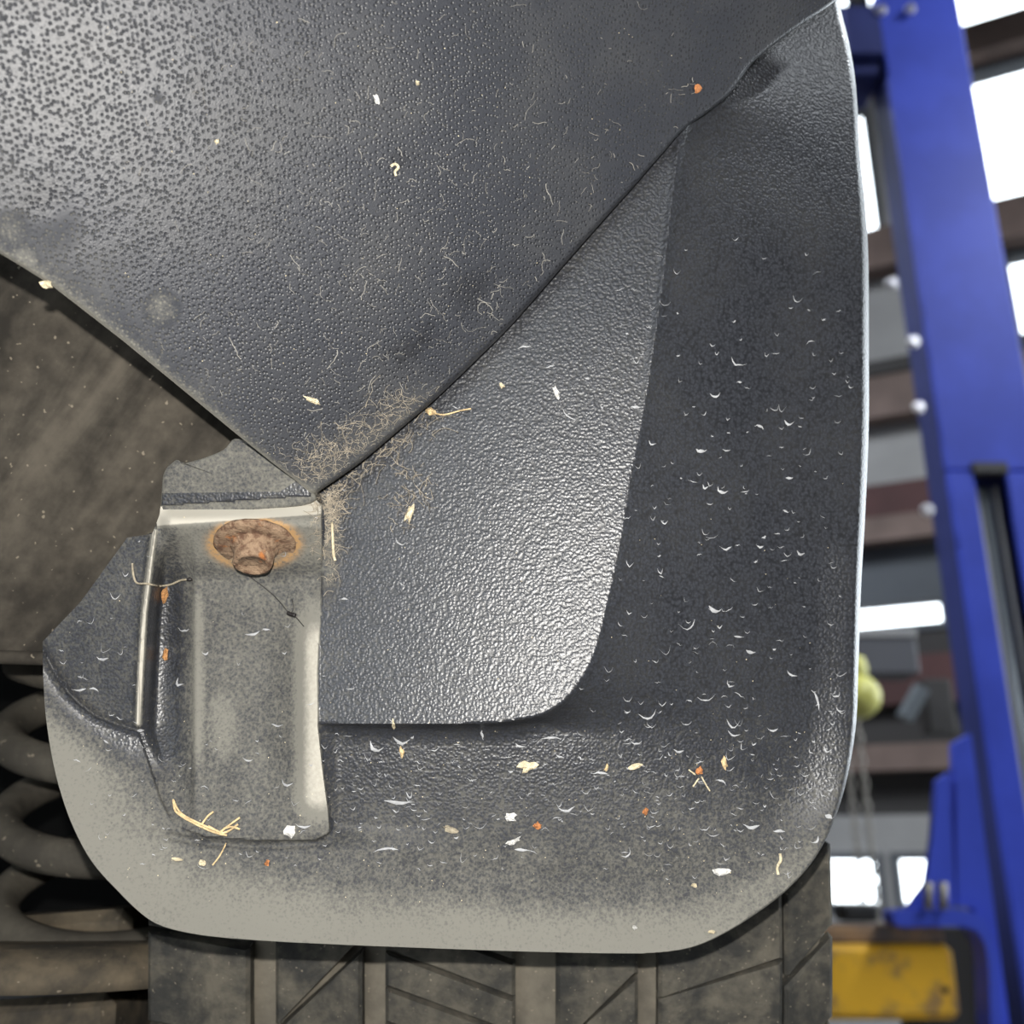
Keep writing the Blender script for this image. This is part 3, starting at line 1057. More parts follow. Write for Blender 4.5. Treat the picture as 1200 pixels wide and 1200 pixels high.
def panel_left_x(y):
    e = np.array([(-330, 120), (-200, 184), (-100, 238), (0, 297), (30, 315), (60, 334), (100, 365), (140, 396), (200, 445), (240, 478), (280, 511), (320, 543), (345, 562), (364, 578), (372, 580)], float)
    return np.where(np.asarray(y) < 120, -330.0, np.interp(y, e[:, 1], e[:, 0]))


def panel_right_x(y):
    o = np.argsort(panel_edge[:, 1], kind='stable')
    xr = np.interp(y, panel_edge[o, 1], panel_edge[o, 0])
    return np.where(np.asarray(y) < -36, 1010 + (-36 - np.asarray(y)) * 0.15, xr)


def panel_field(X, Y):
    rx, ry = (X - 600) / FX, (Y - 600) / FX
    D = pc / (pn[0] * rx + pn[1] * ry + pn[2])
    # gently crowned, dropping back at the far upper right
    D = D + 0.006 * sstep(500, 1000, X) * sstep(300, -50, Y)
    xr, xl = panel_right_x(Y), panel_left_x(Y)
    eR = (xr - X) * 0.72
    eL = (X - xl) * 0.62
    wr = np.interp(X, [300, 600, 800, 1000], [5, 6, 4, 3])
    D = D + 0.0022 * np.clip(1 - eR / wr, 0, 1) ** 2
    D = D + 0.0012 * np.clip(1 - eL / 6.0, 0, 1) ** 2
    dust = 0.9 * np.exp(-(eL / 4.0)) + 0.36 * np.exp(-(eL / 45.0)) * sstep(500, 100, X) + 0.10
    for (cx, cy, r, a) in ((190, 362, 26, 0.6), (28, 305, 22, 0.7), (58, 268, 50, 0.35), (120, 330, 60, 0.25), (186, 116, 9, 0.35), (15, 270, 30, 0.5), (330, 480, 90, 0.15), (250, 400, 80, 0.1)):
        dust = np.maximum(dust, a * np.exp(-(((X - cx) ** 2 + (Y - cy) ** 2) / r ** 2) ** 1.5))
    dust = dust + 0.30 * sstep(46, 8, eR) * sstep(640, 420, X)
    for (cx, cy, r) in ((478, 410, 34), (545, 360, 50), (620, 300, 40), (50, 232, 26), (465, 190, 18)):
        dust = dust * (1 - 0.9 * np.exp(-((X - cx) ** 2 + (Y - cy) ** 2) / r ** 2))
    speck = np.clip(0.15 + 0.85 * sstep(150, 520, X + Y * 0.4), 0, 1)
    oil = 0 * X
    for (cx, cy, rx_, ry_, am) in ((474, 412, 26, 16, 1.0), (500, 392, 26, 14, 0.8), (545, 345, 40, 20, 0.45), (466, 188, 14, 10, 0.6), (235, 95, 22, 12, 0.5), (50, 232, 30, 18, 0.5)):
        u, v = (X - cx) * 0.8 + (Y - cy) * -0.6, (X - cx) * 0.6 + (Y - cy) * 0.8
        oil = np.maximum(oil, am * np.exp(-((u / rx_) ** 2 + (v / ry_) ** 2) ** 1.5))
    return D, dust, speck, oil


gx = np.concatenate([np.arange(-330, -8, 14.0), np.arange(-8.0, 1014.0, 2.4), np.arange(1014, 1080, 6.0)])
gy = np.concatenate([np.arange(-400, -8, 14.0), np.arange(-8.0, 580.0, 2.4), [580.0]])
Xp, Yp, ip, Lp, Rp = clip_grid(panel_left_x, panel_right_x, gx, gy)
Dp, dp, sp, op_ = panel_field(Xp, Yp)
Vp = P(Xp.ravel(), Yp.ravel(), Dp.ravel())
qa, qb, qc = grid_faces(ip)
pa = dict(oil=op_.ravel(), dust=dp.ravel(), rust=0 * dp.ravel(), speck=sp.ravel())
panel = tag(empty('bumper_panel', P(372, 578, 0.281)), 'large black pebble-grained plastic bumper panel overlapping the top of the mud flap', 'car panel')
link('panel_skin', submesh('panel_skin', Vp, [qa, qb, qc], pa), M['panel'], panel)
rows, m = Xp.shape
loop = [j * m + Lp[j] for j in range(rows)] + [j * m + Rp[j] for j in range(rows - 1, -1, -1)]
loop = [loop[0]] + [q for p, q in zip(loop[:-1], loop[1:]) if q != p]
lx, ly, ld, ldu = Xp.ravel()[loop], Yp.ravel()[loop], Dp.ravel()[loop], dp.ravel()[loop]
n = len(loop)
vs = np.vstack([P(lx, ly, ld), P(lx, ly, ld + 0.0026)])
fs = [(i, i + 1, n + i + 1, n + i) for i in range(n - 1)]
dd = np.concatenate([ldu, ldu])
e_ = link('panel_edge', mesh('panel_edge', vs, fs, dict(dust=dd, rust=0 * dd, speck=0 * dd + 0.5)), M['panel'], panel)


def panel_D(x, y):
    return float(panel_field(np.array([x], float), np.array([y], float))[0][0])


# the rest of the lifted car, overhead: keeps the daylight of the hall off the flap
car = tag(empty('car_body', (-0.7, 1.5, 1.75)), 'underside of the lifted car above the bumper panel', 'car')
MB().box((-0.62, 0.60, 1.02), (-0.14, 0.62, 1.7), bev=0.004).build('wheelhouse_shade', M['spring_shade'], car)  # black plate added to paint the shade behind the spring
MB().box((-1.5, -0.32, 1.53), (0.06, 0.14, 2.05), bev=0.06).build('rear_bumper', M['black'], car)
MB().box((-1.5, 0.1405, 1.72), (0.05, 3.2, 2.3), bev=0.05).build('underbody', M['dark'], car)
MB().box((-1.45, -0.2, 2.3005), (0.0, 3.0, 2.9), bev=0.2).build('cabin', M['boxgrey'], car)

# ------------------------------------------------------------------ wheel arch liner on the left
def liner_field(X, Y):
    D = 0.312 + 0.00002 * (X - 0) - 0.00001 * (Y - 500)
    u = (X * 0.78 + Y * 0.62)
    v = (-X * 0.62 + Y * 0.78)
    # shallow moulded ridges running up to the right
    w = (Y - 560) * 0.75 + (X - 200) * 0.70
    D = D + 0.0016 * np.sin(w / 36.0) * sstep(60, 200, X) + 0.001 * np.sin(w / 17 + X / 60.0)
    D = D - 0.004 * sstep(735, 775, Y) - 0.001 * np.sin(X / 70.0 + Y / 45.0)
    return D


gx, gy = np.arange(-260, 430, 6.0), np.arange(130, 782, 6.0)
lin_xl = lambda y: np.full(np.shape(y), -260.0)
lin_xr = lambda y: np.full(np.shape(y), 424.0)
bot_y = lambda x: 772 - 0.03 * np.clip(x, 0, 400) + 4 * np.sin(x / 60.0)
Xl, Yl = np.meshgrid(gx, gy)
Yl = 130 + (Yl - 130) / (gy[-1] - 130) * (bot_y(Xl) - 130)
Dl_ = liner_field(Xl, Yl)
n, m = Xl.shape
Vl = P(Xl.ravel(), Yl.ravel(), Dl_.ravel())
il = np.arange(n * m).reshape(n, m)
ql, _, _ = grid_faces(il)
liner = tag(empty('wheel_arch_liner', P(100, 770, 0.312)), 'mud-stained brown grey wheel arch liner behind the bumper panel', 'car liner')
lm = mesh('liner_skin', Vl, ql.tolist())
o = link('liner_skin', lm, M['liner'], liner)
sl = o.modifiers.new('thickness', 'SOLIDIFY')
sl.thickness = 0.003
sl.offset = -1 if True else 1
lipv = [P(x, bot_y(x) - 2, liner_field(np.array(x), np.array(770.0)) - 0.0015) for x in np.arange(-260, 430, 10.0)]
MB().tube(lipv, 0.0022, 8).build('liner_hem', M['liner'], liner, True)

# ------------------------------------------------------------------ coil spring, suspension arm
sc_ = P(116, 900, 0.392)
spring = tag(empty('coil_spring', sc_ - np.array([0, 0, 0.05])), 'dusty grey coil spring beside the left edge of the mud flap', 'spring')
pts = []
lean = math.radians(20)
for a in np.linspace(-0.7 * math.pi, 2 * math.pi * 2.93, 200):
    r = 0.0312 + 0.0006 * a / math.pi
    z = 0.0176 - 0.032 * (a - math.pi) / (2 * math.pi)
    x, y = r * math.cos(a), r * math.sin(a)
    pts.append(sc_ + np.array([x, y * math.cos(lean) - z * math.sin(lean), z * math.cos(lean) + y * math.sin(lean)]))
MB().tube(pts, 0.0066, 12).build('coil', M['spring'], spring, True)
sa = tag(empty('suspension_arm', P(80, 1120, 0.38)), 'muddy suspension arm carrying the coil spring, beside the tyre', 'suspension arm')
ca = P(60, 1105, 0.385)
ex = np.array([1.0, 0.0, 0.07])
ex /= np.linalg.norm(ex)
ez_ = np.array([-0.07, 0, 1.0])
ez_ /= np.linalg.norm(ez_)
MB().lathe(sc_ + np.array([-0.003, 0, -0.073]), (0, 0, 1), [(0.058, 0), (0.058, 0.006), (0.05, 0.012), (0.02, 0.013), (0.001, 0.013)], 32, 0, True).build('spring_seat', M['arm_mud'], sa, True)
ca = P(60, 1100, 0.372)
MB().box((-0.16, 0.0, -0.016), (0.028, 0.10, 0.0085), ca, ex, (0, 1, 0), ez_, 0.004).build('upper_flange', M['arm_mud'], sa)
MB().box((-0.16, -0.002, -0.045), (0.024, 0.09, -0.0195), ca, ex, (0, 1, 0), ez_, 0.004).build('lower_flange', M['arm_mud'], sa)
MB().box((-0.158, 0.004, -0.0194), (0.022, 0.085, -0.0162), ca, ex, (0, 1, 0), ez_).build('web', M['dark'], sa)

# ------------------------------------------------------------------ wheel
RT = 0.32
tp = P(575, 1150, 0.322)
dzc = 0.105
wheel_c = np.array([0.0, tp[1] + math.sqrt(RT ** 2 - dzc ** 2), tp[2] + dzc])
xa = float(P(165, 1150, 0.325)[0])
xb = float(P(985, 1150, 0.325)[0])
wheel = tag(empty('wheel', wheel_c), 'dusty road wheel with grooved tyre tread below the mud flap', 'wheel')
GD = 0.0065            # groove depth
px2x = lambda px: float(P(px, 1150, 0.322)[0])


def wp(x, r, a):
    """point on the wheel: a = angle from the rearmost point, positive downwards"""
    return np.array([x, wheel_c[1] - r * math.cos(a), wheel_c[2] - r * math.sin(a)])


prof_t = [(xa + 0.020, 0.205), (xa + 0.006, 0.225), (xa - 0.006, 0.262), (xa - 0.003, 0.290), (xa + 0.0005, RT - 0.016), (xa + 0.006, RT - GD - 0.002), (xa + 0.03, RT - GD), (xb - 0.03, RT - GD), (xb - 0.005, RT - GD - 0.003), (xb - 0.0005, RT - 0.018), (xb + 0.003, 0.290), (xb + 0.006, 0.262), (xb - 0.006, 0.225), (xb - 0.020, 0.205)]
mb = MB()
NS = 120
vs, fs = [], []
for k in range(NS):
    a = 2 * math.pi * k / NS
    for (x, r) in prof_t:
        vs.append(wp(x, r, a))
m_ = len(prof_t)
for k in range(NS):
    for i in range(m_ - 1):
        k2 = (k + 1) % NS
        fs.append((k * m_ + i, k2 * m_ + i, k2 * m_ + i + 1, k * m_ + i + 1))
mb.add(vs, fs)
tyre = mb.build('tyre', M['tyre_groove'], wheel, True)
# tread: ribs of blocks, each block on its own with slanted ends and a slit
ribs = [  # x0, x1 in pixels at the tread, pitch (deg), slant (deg of turn across the rib), gap(deg)
    (172, 292, 5.4, 0.9, 0.30), (322, 424, 6.2, -4.6, 0.62), (451, 604, 2.05, 2.6, 0.16), (652, 748, 6.2, -4.2, 0.28), (772, 918, 5.4, -2.2, 0.16), (922, 984, 5.4, -2.6, 0.7)]
A0, A1 = -38, 60


def block(x0, x1, a0, a1, slant, r1=RT, r0=RT - GD - 0.002, n=4, drop=0.0, edge=0.0012):
    vs, fs = [], []
    def ring(x, aoff):
        out = []
        for i in range(n + 1):
            a = math.radians(a0 + (a1 - a0) * i / n + aoff)
            out.append(a)
        return out
    L, R_ = ring(x0, -slant / 2), ring(x1, slant / 2)
    ed = math.degrees(edge / RT)
    for i in range(n + 1):
        for (x, a, r) in ((x0, L[i], r0), (x0, L[i], r1 - edge), (x0 + edge, L[i], r1), (x1 - edge, R_[i], r1 - drop), (x1, R_[i], r1 - edge - drop), (x1, R_[i], r0 - drop)):
            if i == 0 and r == r1:
                a = a + math.radians(ed) * 0.5
            if i == n and r == r1:
                a = a - math.radians(ed) * 0.5
            vs.append(wp(x, r, a))
    for i in range(n):
        for j in range(5):
            p = i * 6 + j
            fs.append((p, p + 1, p + 7, p + 6))
    fs.append((0, 5, 4, 3, 2, 1))
    fs.append(tuple(n * 6 + j for j in range(6)))
    return vs, fs


rest = MB()
for (p0_, p1_, pitch, slant, gap) in ribs:
    x0, x1 = px2x(p0_), px2x(p1_)
    drop = 0.004 if p0_ > 900 else 0.0
    narrow = pitch < 3
    na = int(round(360 / pitch))
    pit = 360 / na
    off = {172: 0.6, 322: 1.0, 451: 0.4, 652: 2.4, 772: 3.0, 922: 2.0}[p0_]
    for k in range(na):
        a0 = k * pit + off
        aa = ((a0 + 180) % 360) - 180
        vs, fs = block(x0, x1, a0 + gap / 2, a0 + pit - gap / 2, slant, RT - (0.002 if p0_ > 900 else 0.0), drop=drop, n=3)
        if (-22 if narrow else -34) < aa < (40 if narrow else 56):
            MB().add(vs, fs).build('tread_block', M['tyre'], tyre)
        else:
            rest.add(vs, fs)
tag(rest.build('tread_blocks', M['tyre'], tyre), kind='stuff')
# rim behind the tyre
mb = MB()
vs, fs = [], []
prof_r = [(xa + 0.012, 0.214), (xa + 0.016, 0.222), (xa + 0.024, 0.206), (xa + 0.08, 0.196), (xb - 0.06, 0.196), (xb - 0.024, 0.206), (xb - 0.016, 0.222), (xb - 0.012, 0.214), (xb - 0.03, 0.19), (xb - 0.04, 0.06), (xb - 0.03, 0.03), (xb - 0.03, 0.001)]
for k in range(60):
    for (x, r) in prof_r:
        vs.append(wp(x, r, 2 * math.pi * k / 60))
m_ = len(prof_r)
for k in range(60):
    for i in range(m_ - 1):
        k2 = (k + 1) % 60
        fs.append((k * m_ + i, k2 * m_ + i, k2 * m_ + i + 1, k * m_ + i + 1))
mb.add(vs, fs)
mb.build('rim', M['rim'], wheel, True)

# ------------------------------------------------------------------ marks, lint, cobweb and litter
on_flap = lambda x, y: flap_D(x, y)


def ribbon_mesh(lines, Dfun_arr, lift, name):
    """lines: list of (Nx2 pixel polyline, half width px or array). Flat ribbons with a low ridge."""
    allx, ally, faces = [], [], []
    lifts = []
    for pts, w in lines:
        pts = np.array(pts, float)
        n = len(pts)
        tn = np.gradient(pts, axis=0)
        tn /= (np.linalg.norm(tn, axis=1, keepdims=True) + 1e-9)
        nm = np.stack([-tn[:, 1], tn[:, 0]], 1)
        w = np.broadcast_to(np.asarray(w, float), (n,))
        s = len(allx)
        for sgn, lf in ((-1, 0.0), (0, 1.0), (1, 0.0)):
            q = pts + nm * (w * sgn)[:, None]
            allx += q[:, 0].tolist()
            ally += q[:, 1].tolist()
            lifts += [lf] * n
        for i in range(n - 1):
            for a in (0, 1):
                faces.append((s + a * n + i, s + a * n + i + 1, s + (a + 1) * n + i + 1, s + (a + 1) * n + i))
    ax, ay = np.array(allx), np.array(ally)
    D = Dfun_arr(ax, ay) - 0.00008 - np.array(lifts) * lift
    return mesh(name, P(ax, ay, D), faces)


ff = lambda x, y: flap_field(x, y)[0]
pf = lambda x, y: panel_field(x, y)[0]


def crescent(cx, cy, L, bend, rot, wmax):
    t = np.linspace(-1, 1, 6)
    x = t * L / 2
    y = bend * (t ** 2 - 0.5)
    c, s = math.cos(rot), math.sin(rot)
    y = y + rng.normal(0, 0.45, 6)
    pts = np.stack([cx + x * c - y * s, cy + x * s + y * c], 1)
    return pts, wmax * (1 - np.abs(t) ** 2 * 0.85) * (0.6 + 0.4 * np.sin(t * 2 + rng.random() * 3))


def flap_ok(x, y):
    return flap_xl(y) + 14 < x < flap_xr(y) - 14 and not (y < 590 and x < np.interp(y, panel_edge[::-1, 1][::-1] if False else np.sort(panel_edge[:, 1]), panel_edge[np.argsort(panel_edge[:, 1], kind='stable'), 0]) + 6)


lines = []
for k in range(4200):
    x, y = rng.uniform(60, 1000), rng.uniform(260, 1040)
    dens = 0.10
    if x > 720:
        dens = np.interp(y, [260, 420, 600, 800, 900, 1000, 1040], [0.05, 0.35, 0.35, 0.45, 1.0, 0.7, 0.1])
    elif y > 860:
        dens = np.interp(y, [860, 900, 990, 1040], [0.8, 1.0, 0.6, 0.05]) * (0.4 if x < 390 else 1)
    elif x < 165:
        dens = 0.4
    if rng.random() > dens * 0.62 or not flap_ok(x, y):
        continue
    L = abs(rng.normal(0, 5)) + 3
    lines.append(crescent(x, y, L, rng.normal(-0.25, 0.25) * L, rng.normal(0.05, 0.3), rng.uniform(0.25, 0.7) * (1.0 + (rng.random() < 0.1))))
# hand-placed larger scuffs seen on the flap
for (x, y, L, bn, rt, w) in ((822, 528, 13, -3, 0.1, 2.2), (846, 575, 13, -5, 0.5, 1.8), (850, 642, 14, -4, 0.1, 1.6), (838, 714, 16, -5, 0.25, 2.6), (806, 733, 20, -9, -0.3, 1.0), (866, 746, 12, -1, 0.1, 1.4), (880, 764, 12, -2, 0.2, 2.2),
                             (828, 818, 22, -6, -0.2, 0.9), (760, 838, 22, -9, -0.3, 1.3), (702, 906, 20, 1, 0.05, 1.8), (860, 860, 16, -4, 0.3, 1.2), (905, 855, 13, -3, 0.1, 1.5), (440, 875, 18, -8, 0.5, 2.2), (470, 868, 20, -6, 0.15, 2.0),
                             (468, 940, 36, -2, 0.05, 2.2), (664, 948, 20, -4, -0.1, 1.7), (612, 996, 18, 0, 0.1, 1.9), (452, 996, 30, 3, -0.05, 1.4), (565, 862, 12, 0, 1.4, 1.6), (645, 865, 24, 2, -0.02, 1.4), (745, 870, 14, -4, 0.15, 1.2),
                             (615, 407, 18, 2, -0.1, 1.1), (643, 430, 16, 0, -0.2, 0.9), (668, 487, 24, -4, 0.6, 0.9), (865, 425, 20, -6, 0.4, 1.0), (838, 463, 12, -5, 0.0, 1.3), (745, 477, 12, 0, 0.1, 1.6), (925, 495, 12, -4, 0.1, 1.6),
                             (890, 640, 9, -3, 0.2, 1.6), (938, 648, 10, -3, 0.3, 1.5), (890, 500, 11, 2, 0.4, 1.5), (925, 560, 9, 0, 0.0, 1.5), (956, 820, 26, 3, 1.2, 1.3), (928, 790, 14, -3, 0.5, 1.2), (985, 832, 12, -3, 0.3, 1.0),
                             (880, 968, 20, -3, 0.1, 2.2), (913, 974, 14, 0, 0.05, 1.8), (955, 985, 12, -5, -0.6, 1.7), (972, 957, 11, 0, 0.3, 3.0), (845, 916, 14, 3, 0.4, 1.2), (735, 1000, 14, -6, -0.8, 1.2), (795, 880, 13, -3, 0.1, 1.4),
                             (120, 772, 14, -2, 0.1, 1.5), (92, 808, 18, -1, -0.05, 1.6), (110, 808, 12, 2, 0.3, 1.2), (210, 800, 10, -6, 0.8, 1.6), (165, 856, 9, 0, 0, 2.0), (336, 918, 14, -6, 0.3, 1.4), (355, 968, 18, -3, 0.1, 1.5),
                             (215, 738, 13, -3, 0.1, 1.3), (296, 742, 18, -2, -0.2, 1.4), (312, 738, 10, 0, 0.0, 1.2), (240, 765, 8, -3, 0.1, 1.4), (325, 850, 14, -3, 0.1, 1.1), (290, 890, 12, -2, 0.2, 1.0)):
    lines.append(crescent(x, y, L, bn, rt, w))
sc = link('scuff_marks', ribbon_mesh(lines, ff, 0.00012, 'scuff_marks'), M['scuff'], flap)
tag(sc, 'short pale scuff marks on the flap', kind='stuff')


def wander(x, y, L, ang, curl, n=8):
    pts = [(x, y)]
    for i in range(n - 1):
        ang += rng.normal(0, curl)
        x += math.cos(ang) * L / n
        y += math.sin(ang) * L / n
        pts.append((x, y))
    return np.array(pts)


def in_panel(x, y):
    return panel_left_x(y) + 6 < x < panel_right_x(y) - 8


# lint on the bumper panel
lines = []
for k in range(2600):
    x, y = rng.uniform(0, 900), rng.uniform(0, 575)
    dd_ = sstep(120, 480, x) * sstep(-60, 380, y) * np.interp(x, [600, 900], [1, 0.35])
    if rng.random() > 0.75 * dd_ + 0.02:
        continue
    pts = wander(x, y, rng.gamma(2.0, 5.0), rng.uniform(0, 6.28), 0.45, 6)
    if not all(in_panel(a, b) for a, b in pts):
        continue
    lines.append((pts, rng.uniform(0.18, 0.42)))
for (x, y, L, a) in ((268, 395, 34, 1.1), (360, 480, 20, 0.4), (640, 215, 30, 1.7), (395, 410, 30, 1.4), (560, 350, 26, 0.6), (430, 330, 26, 2.0), (520, 300, 24, 1.2)):
    lines.append((wander(x, y, L, a, 0.25, 10), 0.5))
lint = tag(link('lint', ribbon_mesh(lines, pf, 0.0002, 'lint'), M['lint']), 'fine pale lint fibres clinging to the black bumper panel', 'lint', kind='stuff')

# cobweb and fluff packed in the corner where panel, pocket and raised panel meet, and along the seam
lines, lines2 = [], []
for k in range(420):
    t = rng.random()
    if t < 0.55:
        x, y = 386 + rng.normal(0, 9), 578 + abs(rng.normal(0, 38))
    elif t < 0.85:
        s = rng.random() ** 1.5
        x, y = 385 + s * 130 + rng.normal(0, 6), 572 - s * 95 + abs(rng.normal(0, 9))
    else:
        x, y = 478 + rng.normal(0, 16), 585 + rng.normal(0, 22)
    if not flap_ok(x, y) and y < 585:
        continue
    lines.append((wander(x, y, rng.gamma(2.5, 6.0), rng.uniform(0, 6.28), 0.4, 7), rng.uniform(0.15, 0.38)))
for k in range(330):
    s = rng.random() ** 1.3
    x, y = 372 + s * 130 + rng.normal(-14, 14), 566 - s * 90 + rng.normal(-10, 12)
    pts = wander(x, y, rng.gamma(2.5, 6.0), rng.uniform(0, 6.28), 0.4, 7)
    if all(in_panel(a, b) for a, b in pts):
        lines2.append((pts, rng.uniform(0.13, 0.3)))
m1 = ribbon_mesh(lines, ff, 0.0009, 'cobweb')
web = tag(link('cobweb', m1, M['web']), 'dusty beige cobweb and fluff in the corner by the rusty bolt', 'cobweb', kind='stuff')
web2 = tag(link('cobweb', ribbon_mesh(lines2, pf, 0.0006, 'cobweb'), M['web']), 'tangled beige fibres on the lowest tip of the bumper panel', 'cobweb', kind='stuff')
# specks of grit
mb = MB()
for k in range(520):
    on_p = rng.random() < 0.25
    if on_p:
        x, y = rng.uniform(120, 800), rng.uniform(20, 570)
        if not in_panel(x, y):
            continue
        d = panel_D(x, y)
    else:
        x, y = rng.uniform(70, 990), rng.uniform(560, 1060)
        if not flap_ok(x, y):
            continue
        if y < 850 and rng.random() < 0.6:
            continue
        d = None
    mb.v.append((x, y, -1 if d is None else d))
pts = np.array(mb.v)
k = pts[:, 2] < 0
pts[k, 2] = flap_field(pts[k, 0], pts[k, 1])[0]
mb = MB()
for x, y, d in pts:
    c = P(x, y, d)
    r = rng.uniform(0.6, 1.3) * 0.00016
    vs = [c + r * np.array(v) * rng.uniform(0.7, 1.3) for v in ((1, 0, 0), (-1, 0, 0), (0, 1, 0), (0, -1, 0), (0, 0, 1), (0, 0, -1))]
    mb.add(vs, [(0, 2, 4), (2, 1, 4), (1, 3, 4), (3, 0, 4), (2, 0, 5), (1, 2, 5), (3, 1, 5), (0, 3, 5)])
tag(mb.build('grit', M['cream']), 'tiny cream grains of grit stuck to flap and bumper panel', 'grit', kind='stuff')


def flake(name, cx, cy, w, h, rot, mat, label, cat='debris', surf='flap', n=11, thick=0.0007, group=None, jag=0.35):
    """an irregular crumb or chip lying on the surface"""
    Df = flap_D if surf == 'flap' else panel_D
    c, s = math.cos(rot), math.sin(rot)
    out, inn = [], []
    for k in range(n):
        a = 2 * math.pi * k / n
        r = 1 + jag * (rng.random() - 0.5) * 2
        x, y = math.cos(a) * w / 2 * r, math.sin(a) * h / 2 * r
        out.append((cx + x * c - y * s, cy + x * s + y * c))
        inn.append((cx + 0.6 * (x * c - y * s), cy + 0.6 * (x * s + y * c)))
    vs = [P(x, y, Df(x, y) + 0.0001) for x, y in out]
    vs += [P(x, y, Df(x, y) - thick * rng.uniform(0.6, 1.1)) for x, y in out]
    vs += [P(x, y, Df(x, y) - thick * rng.uniform(0.9, 1.7)) for x, y in inn]
    vs.append(P(cx, cy, Df(cx, cy) - thick * 1.5))
    fs = []
    for k in range(n):
        k2 = (k + 1) % n
        fs += [(k, n + k, n + k2, k2), (n + k, 2 * n + k, 2 * n + k2, n + k2), (2 * n + k, 3 * n, 2 * n + k2)]
    o = MB().add(vs, fs).build(name, mat)
    return tag(o, label, cat, group)


def strands(name, polys, r, mat, label, cat='debris', surf='flap', lift=0.0008, parent=None):
    Df = flap_D if surf == 'flap' else panel_D
    mb = MB()
    for pl in polys:
        q = catmull(pl, 4)
        mb.tube([P(x, y, Df(x, y) - lift) for x, y in q], r, 6)
    o = mb.build(name, mat, parent, True)
    return tag(o, label, cat) if label else o


strands('dry_grass_tuft', [[(203, 937), (212, 953), (236, 966), (262, 977)], [(205, 950), (224, 963), (250, 975), (266, 979)], [(203, 937), (206, 951), (220, 961)], [(237, 965), (243, 957), (250, 951)],
                           [(258, 975), (270, 966), (281, 958)], [(262, 971), (272, 969), (281, 972)], [(244, 968), (262, 976), (279, 966)]], 0.00028, M['straw'], 'tuft of bent dry grass at the foot of the bolt pocket', 'dry grass')
strands('grass_stalk', [[(265, 988), (258, 1002), (249, 1014)]], 0.00022, M['straw'], 'single short straw stalk just below the dry grass tuft', 'dry grass')
strands('grass_stalk', [[(389, 612), (390, 632), (391, 650), (393, 657)]], 0.00038, M['cream'], 'upright pale straw stalk caught in the cobweb beside the rusty bolt', 'dry grass')
strands('grass_stalk', [[(505, 483), (520, 486), (540, 481), (552, 479)]], 0.00022, M['straw'], 'thin straw stalk sticking out of the seam between bumper panel and flap', 'dry grass', lift=0.0015)
flake('seed_husk', 193, 697, 8, 17, 0.1, M['husk'], 'upper brown seed husk in the dark channel of the bolt pocket', 'seed husk')
flake('seed_husk', 194, 767, 6, 20, 0.08, M['husk'], 'lower slim brown seed husk in the dark channel of the bolt pocket', 'seed husk')
tw = strands('twig', [[(186, 687), (200, 685), (212, 680), (222, 679)], [(186, 687), (172, 684), (160, 683), (156, 672), (155, 660)]], 0.0003, M['twig'], 'thin dry twig with a black tip lying across the pocket rim', 'twig')
MB().lathe(P(222, 679, flap_D(222, 679) - 0.0008), RGT, [(0.0003, -0.0008), (0.0006, 0), (0.0003, 0.0009)], 8).build('twig_tip', M['insect'], tw, True)
ins = tag(empty('dead_insect', P(343, 720, flap_D(343, 720))), 'tiny dead black insect on the pocket face below the bolt', 'insect')
strands('insect_body', [[(337, 718), (341, 720), (346, 721)]], 0.0006, M['insect'], None, parent=ins)
strands('insect_leg', [[(341, 719), (344, 712), (342, 702)], [(345, 721), (350, 727), (356, 734)], [(338, 718), (320, 697), (292, 675)]], 0.00012, M['insect'], None, parent=ins)
flake('straw_flake', 745, 898, 20, 6, -0.25, M['cream'], 'pale straw sliver below the corner of the raised panel', 'straw flake', jag=0.25)
flake('cream_flake', 618, 899, 19, 13, -0.2, M['cream'], 'ragged cream flake below the raised panel, largest crumb on the flap', 'flake', jag=0.5)
flake('leaf_fragment', 820, 903, 9, 9, 0.3, M['orange'], 'orange brown leaf fragment with a straw stem on the lower right of the flap', 'leaf bit')
strands('leaf_stem', [[(807, 902), (815, 908)], [(822, 910), (827, 919), (832, 927)], [(812, 922), (819, 912)]], 0.00022, M['cream'], None, parent=bpy.data.objects['leaf_fragment'])
flake('straw_wedge', 849, 894, 6, 15, -0.25, M['straw'], 'upright straw-coloured wedge beside the orange leaf fragment', 'straw flake', jag=0.3)
flake('orange_crumb', 631, 968, 11, 8, 0.7, M['orange'], 'orange crumb on the lower middle of the flap', 'crumb', jag=0.5)
flake('orange_crumb', 313, 1011, 6, 7, 0.0, M['orange'], 'round orange crumb on the dusty lip below the pocket', 'crumb')
flake('orange_crumb', 818, 104, 8, 10, 0.5, M['orange'], 'orange crumb near the upper edge of the bumper panel', 'crumb', surf='panel')
flake('orange_crumb', 756, 951, 6, 9, 0.3, M['orange'], 'small brownish crumb between the orange crumb and the leaf fragment', 'crumb')
flake('mud_fleck', 597, 957, 14, 9, 0.2, M['white'], 'pale dried mud fleck left of the orange crumb', 'mud fleck', jag=0.5)
flake('mud_fleck', 602, 986, 18, 7, -0.4, M['white'], 'pale dried mud streak under the orange crumb', 'mud fleck', jag=0.5)
flake('mud_fleck', 525, 970, 18, 7, 0.3, M['twig'], 'dull tan mud fleck left of the pale mud flecks', 'mud fleck', jag=0.6)
flake('mud_fleck', 340, 974, 15, 14, 0.3, M['white'], 'square white fleck at the bottom of the bolt pocket', 'mud fleck', jag=0.3)
flake('mud_fleck', 844, 1022, 22, 8, -0.12, M['white'], 'large whitish chip above the lower right lip', 'mud fleck', jag=0.3)
flake('mud_fleck', 237, 1011, 9, 8, 0.2, M['cream'], 'round beige pebble on the lip below the dry grass', 'pebble', jag=0.15)
